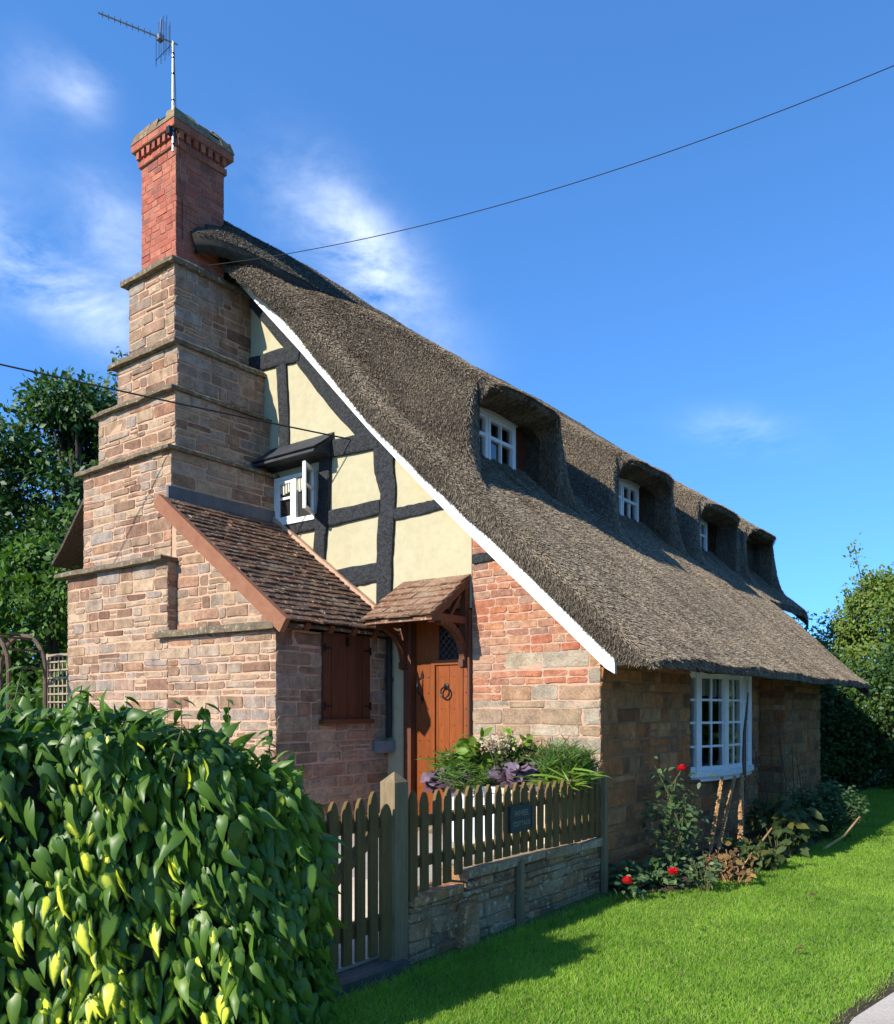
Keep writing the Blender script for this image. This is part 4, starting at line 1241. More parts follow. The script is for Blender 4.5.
# ------------------------------------------------------------------ CABLES
def cable(name, a, b, sag, r, label):
    a = Vector(a); b = Vector(b); s = MB()
    pts = [a.lerp(b, k / 40) - Z_ * sag * 4 * (k / 40) * (1 - k / 40) for k in range(41)]
    pts = [p - a for p in pts]
    s.tube(pts, r, 6)
    o = s.build(name, M['black'], None); o.location = a
    return tag(o, label, 'cable')
E = Vector((3.4313, -6.8083, 1.6)); TH = math.atan2(633, 837)
rv = Vector((math.cos(TH), math.sin(TH), 0)); fv = Vector((-math.sin(TH), math.cos(TH), 0))
cable('overhead_cable', (-4.772, -.72, 6.80), (2.5, 1.26, 7.15), .28, .0042, 'thin overhead cable running from the chimney up to the right across the sky')
cable('service_cable', (-3.02, -.06, 4.60), (-6.35, -5.2, 5.26), .03, .009, 'thick black cable slung from the gable timber past the stone stack to the left')

# ------------------------------------------------------------------ GROUND
def sheet(name, poly, z, mat, kind='structure', sub=None):
    s = MB(); n = len(poly)
    s.add([(p[0], p[1], z) for p in poly], [tuple(range(n))])
    o = s.build(name, mat); return tag(o, kind=kind)
sheet('ground', [(-400, -400), (400, -400), (400, 400), (-400, 400)], -.06, M['lawnbase'])
sheet('lawn', [(-.4, -9), (2.5, -9), (2.50, -2.1), (2.58, -1.45), (2.9, 2), (4.5, 7), (9, 14), (9, 40), (-25, 40), (-25, 12.0), (-.4, 12.0)], -.008, M['lawnbase'])
s = MB()
s.prism([(2.50, -9), (6.5, -9), (9, 2), (14, 12), (9.2, 13.6), (4.55, 6.7), (2.95, 1.9), (2.60, -1.5), (2.50, -2.1)], 'Z', -.05, .012)
tag(s.build('path', M['path']), kind='structure')
s = MB(); s.prism([(2.40, -9), (2.51, -9), (2.51, -2.1), (2.61, -1.5), (2.96, 1.9), (4.56, 6.7), (4.45, 7), (2.80, 2), (2.48, -1.45), (2.40, -2.1)], 'Z', -.05, -.002); tag(s.build('soil_edge', M['soil']), kind='structure')
# raised terrace and lower garden paving behind the fence
s = MB(); s.prism([(-2.6, -2.35), (-.14, -2.35), (-.14, 0), (-2.6, 0)], 'Z', -.05, .38); tag(s.build('terrace', M['paving']), kind='structure')
s = MB(); s.prism([(-9, -8), (-.06, -8), (-.06, -2.35), (-9, -2.35)], 'Z', -.05, .07); tag(s.build('paving', M['paving']), kind='structure')
# flower bed soil at the foot of the front wall
s = MB(); s.prism([(.02, .05), (.35, .0), (.62, .35), (.72, .9), (.85, 1.6), (.95, 3.4), (.8, 5.5), (.5, 7.8), (.02, 7.8)], 'Z', -.05, .012); tag(s.build('flower_bed_soil', M['soil']), kind='structure')

# grass blades
def grass():
    n = 560000
    # nearer ground gets more blades
    y = -5.2 + (rng.random(n) ** 1.75) * 19.0
    x = rng.uniform(.0, 1, n) * (2.62 + np.clip((y + 1.45) * .1, 0, .4) + np.clip((y - 2) * .32, 0, 6)) + .02
    far = y > 8.0
    bed_edge = np.interp(y, [-9, .0, .35, .9, 1.6, 3.4, 5.5, 7.8, 9, 30], [.14, .25, .58, .70, .83, .93, .8, .5, -1, -1])
    bed_edge = bed_edge + rng.normal(0, .05, n)
    ok = x > bed_edge
    path_x = np.interp(y, [-9, -2.1, -1.5, 1.9, 6.7, 13.6], [2.43, 2.43, 2.52, 2.86, 4.45, 9.1]) + rng.normal(0, .03, n)
    ok &= x < path_x
    x, y = x[ok], y[ok]; n = len(x)
    patch = np.array([mnoise.noise(Vector((float(a) * 1.7, float(b) * 1.7, .3))) for a, b in zip(x, y)])
    h = rng.uniform(.020, .046, n) * (1 + .35 * patch)
    long_ = rng.random(n) < .012; h[long_] *= 1.5
    edge = (y < -.3) & (x < .30); h[edge] *= 1.7
    d = np.stack([rng.normal(0, .62, n), rng.normal(.1, .62, n), np.ones(n)], 1)
    up = unit(n)
    loc = np.stack([x, y, np.full(n, -.010)], 1)
    w = rng.uniform(.0024, .0046, n) * (1 + np.clip(y, 0, 12) * .13)
    tv = [(-.5, 0, 0), (.5, 0, 0), (-.4, .5, .06), (.4, .5, .06), (0, 1, .28)]
    tf = [(0, 1, 3), (0, 3, 2), (2, 3, 4)]
    o = scatter('lawn_grass', tv, tf, loc, frames(d, up), np.stack([w, h, h], 1), M['grass'])
    tag(o, 'short bright green mown grass of the lawn before the cottage', 'grass', kind='stuff')
grass()
# clover / weed leaves in the lawn
n = 420
x = rng.uniform(.9, 2.38, n); y = rng.uniform(-3.4, 1.0, n)
ok = rng.random(n) < .75; x, y = x[ok], y[ok]; n = len(x)
o = scatter('lawn_weeds', LEAF_V, LEAF_F, np.stack([x, y, rng.uniform(.02, .035, n)], 1), frames(np.stack([rng.normal(size=n), rng.normal(size=n), rng.uniform(.1, .5, n)], 1), np.tile([0, 0, 1.], (n, 1))), rng.uniform(.018, .045, n), M['brightleaf'])
tag(o, 'small clover and daisy leaves scattered in the grass', 'weeds', kind='stuff')

for k, (lx, ly, lb) in enumerate([(1.62, .62, 'small orange fallen leaf lying on the lawn before the seed spikes'), (1.95, -1.1, 'curled brown fallen leaf on the lawn near the path edge')]):
    o = scatter('fallen_leaf', LEAF_V, LEAF_F, np.array([(lx, ly, .045)]), frames(np.array([(.6, .7 - k, .25)]), np.array([(0.1, -.4, 1.)])), np.array([.075]), M['deadleaf'], None, base=(lx, ly, .04))
    tag(o, lb, 'leaf', 'fallen leaves on the lawn')
# ------------------------------------------------------------------ GARDEN WALL, FENCE, GATE
s = MB()
top_f = lambda y: float(np.interp(y, [-2.74, -2.25, -2.14, -1.55, -.1, 0], [.40, .425, .50, .495, .465, .46]))
s.prism([(-2.74, -.1), (-.02, -.1), (-.02, .40), (-1.5, .43), (-2.13, .43), (-2.14, .36), (-2.74, .33)], 'X', -.14, .035, 1)
course_wall(s, (.035, 0, 0), Y_, X_, -.04, .42, const(-2.74, -.1), (.045, .125), (.13, .42), depth=.024, gap=.010, jit=.008, seed=61, pick=lambda u, v, r: None if v > top_f(u) - .06 else 0)
gw = s.build('garden_wall', [M['stonegrey'], M['mortargrey']], None, base=(0, -1.4, 0))
tag(gw, 'low grey rubble stone wall carrying the picket fence beside the lawn', 'wall')
s = MB()
rnd = random.Random(9)
yy = -2.72
while yy < -.12:
    l = rnd.uniform(.35, .75)
    y1 = min(yy + l, -.10)
    if yy < -2.14 < y1: y1 = -2.14
    if -.1 - y1 < .2: y1 = -.10
    z = top_f((yy + y1) / 2)
    s.box(-.16, yy + .004, z - .058, .085, y1 - .004, z + rnd.uniform(-.004, .006), 0, .008); yy = y1
cp = s.build('coping', M['stonegrey'], gw)
s = MB(); s.prism([(-2.26, -.1), (-2.05, -.1), (-2.06, .22), (-2.10, .275), (-2.16, .285), (-2.22, .26)], 'X', .05, .12); s.build('upright_stone', M['stonegrey'], gw)

pf = thing('picket_fence', (.04, -1.4, .45), 'weathered grey green picket fence on top of the low stone wall', 'fence')
def picket(y, zb, zt, w=.072, x0=.035, x1=.058, lean=0):
    s = MB(); l = lean; h = w / 2
    def loop(x, e):
        hh = h - e
        return [(x, y - hh, zb + e), (x, y + hh, zb + e), (x, y + hh + l, zt - .075), (x, y + hh * .72 + l, zt - .035), (x, y + hh * .3 + l, zt - .008), (x, y + l, zt), (x, y - hh * .3 + l, zt - .008), (x, y - hh * .72 + l, zt - .035), (x, y - hh + l, zt - .075)]
    A = loop(x0, 0); B = loop(x1 - .004, 0); C = loop(x1, .004); n = 9
    s.add(A + B + C, [tuple(range(n))[::-1], tuple(range(2 * n, 3 * n))] + [(i, (i + 1) % n, n + (i + 1) % n, n + i) for i in range(n)] + [(n + i, n + (i + 1) % n, 2 * n + (i + 1) % n, 2 * n + i) for i in range(n)])
    return s
rnd = random.Random(3)
k = 0
for k in range(22):
    y = -2.69 + k * .1215 + rnd.uniform(-.006, .006)
    zt = float(np.interp(y, [-2.7, -1.6, -.15], [1.085, 1.05, 1.005])) + rnd.uniform(-.012, .012)
    zb = top_f(y) + .012 + (rnd.uniform(0, .012)) - (.03 if k == 0 else 0)
    picket(y, zb, zt, rnd.uniform(.070, .082), lean=rnd.uniform(-.008, .008)).build('picket', M['fence'], pf)
for z in (.62, .88):
    s = MB(); s.box(-.012, -2.74, z - .035, .034, -.06, z + .03, 0, .003); s.build('rail', M['fence'], pf)
for y, zt in ((-1.475, .99), (-.085, 1.03)):
    s = MB(); s.bar((.088, y, -.08), (.088, y, zt if y > -1 else .47), .055, .05, (1, 0, 0), bev=.006); s.build('post', M['postwood'], pf)
# gate post
s = MB()
px0, px1, py0, py1 = -.06, .06, -2.885, -2.755
s.add([(px0, py0, -.1), (px1, py0, -.1), (px1, py1, -.1), (px0, py1, -.1), (px0, py0, 1.15), (px1, py0, 1.15), (px1, py1, 1.15), (px0, py1, 1.15), ((px0 + px1) / 2, (py0 + py1) / 2, 1.215)],
      [(3, 2, 1, 0), (0, 1, 5, 4), (1, 2, 6, 5), (2, 3, 7, 6), (3, 0, 4, 7), (4, 5, 8), (5, 6, 8), (6, 7, 8), (7, 4, 8)])
gp = s.build('gate_post', M['postwood'], None, base=((px0 + px1) / 2, (py0 + py1) / 2, 0))
tag(gp, 'square wooden gate post with pointed top between gate and picket fence', 'post')
gg = thing('garden_gate', (.03, -3.4, .1), 'weathered wooden picket gate half hidden behind the ivy', 'gate')
for k in range(8):
    y = -2.955 - k * .113
    w = .10 if k == 0 else .075
    zt = 1.08 if k else 1.02
    zt += .03 if k == 1 else 0
    picket(y, .12 if k else .08, zt + rnd.uniform(-.008, .008), w).build('picket', M['fence'], gg)
for z in (.30, .92):
    s = MB(); s.box(-.012, -3.80, z - .045, .034, -2.92, z + .045); s.build('rail', M['fence'], gg)
s = MB(); s.bar((.01, -3.76, .34), (.01, -3.0, .87), .04, .08, (1, 0, 0)); s.build('brace', M['fence'], gg)
s = MB(); s.box(-.12, -4.1, -.08, .13, -2.80, .055, 0, .012); st = s.build('gate_threshold', M['sill'], None, base=(0, -3.4, -.06)); tag(st, 'worn dark timber threshold step under the picket gate', 'step')

# plaque on the fence
pl = thing('house_name_plaque', (.066, -1.45, .78), 'small dark blue grey name plaque fixed to the picket fence', 'sign')
s = MB(); s.box(.062, -1.60, .69, .082, -1.30, .885); s.build('panel', M['plaque'], pl)
s = MB()
for z0, z1, y0, y1 in ((.688, .700, -1.602, -1.298), (.875, .887, -1.602, -1.298)): s.box(.078, y0, z0, .086, y1, z1)
for y0 in (-1.602, -1.310): s.box(.078, y0, .700, .086, y0 + .012, .875)
s.build('rim', M['plaque'], pl)
def text_part(txt, size, loc, rot, mat, parent, name):
    cu = bpy.data.curves.new(name, 'FONT'); cu.body = txt; cu.size = size; cu.extrude = .002; cu.align_x = 'CENTER'; cu.align_y = 'CENTER'
    ob = bpy.data.objects.new(name, cu); COL.objects.link(ob)
    bpy.context.view_layer.update()
    me = bpy.data.meshes.new_from_object(ob.evaluated_get(bpy.context.evaluated_depsgraph_get()))
    bpy.data.objects.remove(ob)
    me.transform(Matrix.Translation(loc) @ rot)
    me.materials.clear()
    return link_mesh(me, name, mat, parent)
rot = Matrix(((0, 0, 1), (1, 0, 0), (0, 1, 0))).to_4x4()
text_part('WHEEL', .062, Vector((.084, -1.45, .825)), rot, M['plaquetext'], pl, 'lettering')
text_part('COTTAGE', .052, Vector((.084, -1.45, .748)), rot, M['plaquetext'], pl, 'lettering')

# ------------------------------------------------------------------ PLANTERS AND THEIR PLANTS
def trough(name, x0, y0, x1, y1, z0, z1, mat, label):
    s = MB(); t = .045; fl = .03
    def lp(e, z): return [(x0 - e, y0 - e, z), (x1 + e, y0 - e, z), (x1 + e, y1 + e, z), (x0 - e, y1 + e, z)]
    loops = [lp(-fl, z0), lp(0, z1 - .06), lp(.02, z1 - .055), lp(.02, z1 - .004), lp(.014, z1), lp(-t, z1), lp(-t - .01, z1 - .06)]
    vs = [p for l in loops for p in l]; fs = [(3, 2, 1, 0)]
    for i in range(len(loops) - 1):
        for k in range(4): fs.append((i * 4 + k, i * 4 + (k + 1) % 4, (i + 1) * 4 + (k + 1) % 4, (i + 1) * 4 + k))
    s.add(vs, fs)
    r = thing(name, ((x0 + x1) / 2, (y0 + y1) / 2, z0), label, 'planter', 'planters behind the picket fence')
    s.build('tub', M[mat], r)
    s = MB(); s.box(x0 + t + .005, y0 + t + .005, z1 - .09, x1 - t - .005, y1 - t - .005, z1 - .04); s.build('compost', M['soil'], r)
trough('planter_trough', -1.24, -.62, -.72, -.22, .38, .92, 'trough', 'white glazed sink planter in front of the oak door side')
trough('planter_trough', -.66, -.60, -.10, -.22, .38, .91, 'sandpot', 'pale sandstone planter nearest the house corner')

def leaf_plant(name, c, n, spread, height, leaf, mat, label, cat='plant', droop=.2, tmpl=None, stems=9, group=None, lean=(0, 0), stemmat='stem', sizejit=.35, outward=1.0):
    """clump of stems, leaves carried along them."""
    c = np.array(c, float)
    r = thing(name, tuple(c), label, cat, group)
    sm = MB(); P = []; D = []
    per = max(1, n // stems)
    for k in range(stems):
        a = rng.uniform(0, 2 * math.pi); rad = math.sqrt(rng.random()) * spread
        hh = height * rng.uniform(.55, 1.0) * (1 - .35 * rad / (spread + 1e-6))
        tip = c + np.array([math.cos(a) * rad + lean[0], math.sin(a) * rad * 1.0 + lean[1], hh])
        b = c + np.array([math.cos(a) * rad * .25, math.sin(a) * rad * .25, 0])
        mid = (b + tip) / 2 + np.array([0, 0, hh * .12])
        sm.tube([b, mid, tip], [.006, .005, .003], 5)
        for q in range(per):
            t = rng.uniform(.15, 1.0) ** .7
            p = (1 - t) ** 2 * b + 2 * t * (1 - t) * mid + t * t * tip
            P.append(p + rng.normal(0, spread * .10, 3) * [1, 1, .7])
            az = rng.uniform(0, 2 * math.pi)
            D.append([math.cos(az) + math.cos(a) * outward * .7, math.sin(az) + math.sin(a) * outward * .7, rng.uniform(-droop * 2, .6 - droop)])
    P = np.array(P); D = np.array(D); n = len(P)
    sm.build('stem', M[stemmat], r)
    tv, tf = tmpl or (LEAF_V, LEAF_F)
    up = np.tile([.05, -.55, .7], (n, 1)) + rng.normal(0, .55, (n, 3))
    scatter('foliage', tv, tf, P, frames(D, up), leaf * (1 + rng.uniform(-sizejit, sizejit, n)), M[mat], r)
    return r

ROUND_V = [(0, 0, 0)] + [(.5 * math.sin(a) * (1 + .18 * math.cos(5 * a)), .5 - .5 * math.cos(a) * (1 + .12 * math.cos(5 * a)), .05 * math.cos(3 * a)) for a in np.linspace(.5, 2 * math.pi - .5, 12)] + [(0, .5, -.05)]
ROUND_F = [(13, i, i + 1) for i in range(1, 12)] + [(13, 0, 1), (13, 12, 0)]
BLADE_V = [(-.03, 0, 0), (.03, 0, 0), (-.035, .4, .05), (.035, .4, .05), (-.025, .75, .02), (.025, .75, .02), (0, 1, -.08)]
BLADE_F = [(0, 1, 3), (0, 3, 2), (2, 3, 5), (2, 5, 4), (4, 5, 6)]
PG = 'plants in the planters behind the fence'
leaf_plant('heuchera', (-1.22, -.58, .84), 260, .26, .26, .085, 'purple', 'dusky purple heuchera spilling over the left planter by the door', tmpl=(ROUND_V, ROUND_F), stems=34, droop=.2, group=PG)
leaf_plant('heuchera', (-.50, -.56, .88), 260, .22, .30, .085, 'purple', 'silvery purple heuchera in the middle above the name plaque', tmpl=(ROUND_V, ROUND_F), stems=36, droop=.2, group=PG)
leaf_plant('hydrangea', (-1.02, -.40, .88), 170, .20, .66, .13, 'brightleaf', 'broad bright green leaved shrub, left of the two tall ones in the planters', stems=18, droop=.05, group=PG)
leaf_plant('young_shrub', (-.68, -.36, .90), 110, .14, .66, .11, 'brightleaf', 'bright light green leafy shoots rising behind pale pink flowers', stems=10, droop=.0, group=PG)
leaf_plant('fern', (-1.25, -.38, .88), 640, .26, .42, .17, 'fern', 'fine feathery green fern at the left end before the door', tmpl=(BLADE_V, BLADE_F), stems=40, droop=.05, group=PG)
leaf_plant('conifer', (-.98, -.60, .84), 1300, .30, .36, .09, 'fern', 'low dense green foliage cushion on the white planter rim', tmpl=(BLADE_V, BLADE_F), stems=50, droop=0, group=PG)
leaf_plant('mixed_foliage', (-.58, -.40, .88), 800, .26, .52, .055, 'bedleaf', 'olive and bronze small leaved bush in the centre of the planters', stems=44, droop=.0, group=PG)
leaf_plant('rosemary', (-.14, -.40, .88), 2400, .28, .54, .09, 'fern', 'spiky grass green rosemary bush by the house corner', tmpl=(BLADE_V, BLADE_F), stems=70, droop=-.25, group=PG, outward=.6)
leaf_plant('strap_leaf_plant', (-.05, -.54, .88), 110, .22, .28, .20, 'brightleaf', 'arching bright strap leaves hanging over the right planter end', tmpl=(BLADE_V, BLADE_F), stems=14, droop=.1, group=PG)
fl = thing('pink_flowers', (-.74, -.48, .90), 'cluster of pale pink and cream flower heads amid the planter foliage', 'flowers', PG)
P = np.array([(-.74, -.52, 1.30)]) + rng.normal(0, 1, (190, 3)) * [.10, .05, .05]
s = MB()
for k in range(10): s.tube([(-.74, -.46, .90), P[k * 3]], .004, 5)
s.build('stem', M['stem'], fl)
scatter('petals', ROUND_V, ROUND_F, P, frames(unit(190) + [-.1, -.8, .5], unit(190)), rng.uniform(.015, .034, 190), M['pinkflower'], fl)
leaf_plant('pansy', (-.16, -.66, .86), 40, .08, .12, .06, 'purple', 'small violet pansy hanging between the fence tops at the right', tmpl=(ROUND_V, ROUND_F), stems=8, droop=.4, group=PG)

# ------------------------------------------------------------------ FRONT BED
def rose_bush():
    r = thing('rose_bush', (.38, .62, 0), 'climbing red rose bush with three blooms against the front wall', 'rose bush')
    s = MB(); P = []; D = []
    shoots = [[(.32, .75, 0), (.28, .85, .5), (.26, 1.0, .85), (.32, 1.12, 1.02)], [(.32, .7, 0), (.42, .85, .45), (.34, .75, .8), (.25, .63, 1.08)], [(.3, .6, 0), (.30, .55, .4), (.22, .5, .75)], [(.34, .75, 0), (.48, .9, .3), (.46, 1.0, .65)], [(.34, .45, 0), (.5, .28, .12), (.58, .22, .16)], [(.3, .1, 0), (.38, -.15, .1), (.43, -.36, .17)], [(.32, .7, 0), (.45, .95, .4), (.40, .95, .85)], [(.32, .7, 0), (.46, .75, .4), (.44, .85, .7)], [(.30, .7, 0), (.3, .8, .4), (.35, .9, .95)]]
    for sh in shoots:
        s.tube(sh, [.009] * (len(sh) - 1) + [.004], 6)
        A = np.array(sh)
        for q in range(64):
            t = rng.uniform(.25, 1) * (len(sh) - 1); i = min(int(t), len(sh) - 2)
            p = A[i] + (A[i + 1] - A[i]) * (t - i)
            P.append(p + rng.normal(0, .075, 3)); D.append([rng.normal(.3, 1), rng.normal(-.2, 1), rng.uniform(-.8, .3)])
    s.build('stem', M['stem'], r)
    P = np.array(P); D = np.array(D)
    P[:, 0] = np.maximum(P[:, 0], .06)
    scatter('foliage', LEAF_V, LEAF_F, P, frames(D, np.tile([.3, -.3, 1.], (len(P), 1)) + rng.normal(0, .3, (len(P), 3))), rng.uniform(.05, .085, len(P)), M['roseleaf'], r)
    for c in [(.32, 1.12, 1.03), (.60, .21, .19), (.45, -.38, .19)]:
        n = 54; P = []; D = []; U = []
        for k in range(n):
            f = k / n; a = k * 2.4; ph = .25 + f * 1.75
            rr = .030 * (.35 + .65 * f)
            nv = (math.sin(ph) * math.cos(a), math.sin(ph) * math.sin(a), math.cos(ph))
            P.append((c[0] + nv[0] * rr, c[1] + nv[1] * rr, c[2] + nv[2] * rr - .012)); D.append((nv[0] * (.2 + .5 * f), nv[1] * (.2 + .5 * f), 1.0 - .5 * f)); U.append((-nv[0], -nv[1], -nv[2] + .2))
        scatter('rose_bloom', ROUND_V, ROUND_F, np.array(P), frames(np.array(D), np.array(U) + rng.normal(0, .25, (n, 3))), rng.uniform(.026, .042, n), M['rose'], r)
rose_bush()

def spike(base, tip, mat, label, r0=.016, h0=.25, n=300):
    r = thing('seed_spike', base, label, 'dried flower', 'dried seed spikes in the front bed')
    b = Vector(base); t = Vector(tip); s = MB()
    s.tube([b, b.lerp(t, .5), t], [.012, .009, .005], 6); s.build('stalk', M[mat], r)
    d = (t - b); L_ = d.length
    P = []; D = []
    for k in range(n):
        q = h0 + (1 - h0) * (k / n); a = k * 2.399
        rr = r0 * (1.15 - .6 * (q - h0) / (1 - h0))
        p = b + d * q + Vector((math.cos(a), math.sin(a), 0)) * rr * .5
        P.append(p); D.append((math.cos(a), math.sin(a), .9))
    scatter('seed_pods', [(0, 0, 0), (-.45, .4, .1), (.45, .4, .1), (0, .45, .5), (0, 1, .1), (0, .45, -.35)], [(0, 1, 3), (0, 3, 2), (1, 4, 3), (3, 4, 2), (0, 5, 1), (0, 2, 5), (1, 5, 4), (5, 2, 4)], np.array(P), frames(np.array(D), np.tile([0, 0, 1.], (n, 1)) + rng.normal(0, .2, (n, 3))), rng.uniform(r0 * 1.0, r0 * 1.7, n), M[mat], r)
spike((.58, 1.06, 0), (.45, 1.90, .89), 'deadstem', 'brown seed spike leaning right, left of the three below the window', .016)
spike((.62, 1.12, 0), (.45, 2.30, .875), 'deadstem', 'brown seed spike leaning right, middle of the three below the window', .016)
spike((.60, 2.0, 0), (.45, 2.54, .885), 'deadstem', 'thickest brown seed spike standing upright below the window', .022)
s = MB(); s.tube([(.58, 2.1, 0), (.50, 2.50, .7), (.46, 2.58, 1.05), (.42, 2.72, 1.35), (.40, 2.92, 1.80)], [.016, .014, .024, .018, .007], 7)
o = s.build('dead_stalk', M['deaddark'], None, base=(.58, 2.1, 0)); tag(o, 'tall dark dead flower stalk reaching up in front of the bow window', 'dried flower')
leaf_plant('withered_plant', (.85, 1.0, 0), 260, .28, .36, .070, 'deadleaf', 'withered brown crumpled leaves at the feet of the seed spikes', stems=16, droop=.45, stemmat='deadstem')
leaf_plant('periwinkle', (.80, .45, 0), 150, .17, .42, .06, 'palegreen', 'small pale green trailing plant at the lawn edge under the spikes', stems=16, droop=.25)
leaf_plant('hollyhock', (.80, 2.75, 0), 260, .42, .80, .13, 'bedleaf', 'coarse hollyhock with big drooping yellowing leaves in the bed', stems=18, droop=.55)
leaf_plant('foxglove', (.85, 1.85, 0), 170, .30, .42, .12, 'bedleaf', 'low clump of dull green drooping leaves beside the spikes', stems=12, droop=.55)
leaf_plant('foxglove', (.50, 3.9, 0), 170, .34, .70, .11, 'bedleaf', 'dull green leaf clump further along the wall past the hollyhock', stems=12, droop=.5)
leaf_plant('box_shrub', (.85, 4.35, 0), 2600, .52, .85, .06, 'roseleaf', 'dark dense rounded shrub at the far end of the front wall', 'shrub', stems=80, droop=.1)
leaf_plant('weed_clump', (.22, .06, 0), 110, .18, .30, .09, 'roseleaf', 'low dark leaves at the foot of the house corner by the fence', stems=14, droop=.3)
leaf_plant('weed_clump', (.36, .40, 0), 120, .20, .28, .09, 'roseleaf', 'low dark leaves under the lowest rose blooms', stems=14, droop=.3)
s = MB()
for (b, t) in [((.2, 4.3, 0), (.05, 4.1, 1.4)), ((.2, 4.5, 0), (.1, 4.75, 1.55)), ((.3, 4.9, 0), (.12, 5.1, 1.3)), ((.3, 5.0, 0), (.2, 5.5, 1.1)), ((.25, 4.7, 0), (.1, 5.2, 1.6)), ((.35, 5.4, 0), (.2, 5.7, 1.0)), ((.2, 4.4, 0), (.05, 4.5, 1.0))]:
    b, t = Vector(b), Vector(t)
    s.tube([b, b.lerp(t, .5) + Vector((.03, .04, 0)), t], [.010, .008, .004], 5)
    for k in range(5):
        p = b.lerp(t, .45 + k * .11); s.tube([p, p + Vector((random.uniform(-.08, .12), random.uniform(-.15, .15), random.uniform(.05, .16)))], [.004, .002], 4)
o = s.build('dry_stems', M['deaddark'], None, base=(.25, 4.7, 0)); tag(o, 'tangle of tall dry brown stems before the wall recess', 'dried plant')
s = MB(); s.tube([(.82, 1.45, .10), (.80, 2.1, .24), (.76, 2.75, .36)], [.014, .012, .010], 6); o = s.build('fallen_stalk', M['deadstem'], None, base=(.82, 1.45, .10)); tag(o, 'pale dry stalk leaning low beside the brown seed spikes', 'dried flower')
s = MB(); s.tube([(1.15, 3.2, .05), (1.25, 3.7, .14), (1.3, 4.3, .30), (1.32, 4.5, .22)], [.016, .014, .012, .008], 6); o = s.build('fallen_stalk', M['deadstem'], None, base=(1.15, 3.2, .05)); tag(o, 'bent pale branch lying low by the dark shrub', 'dried flower')

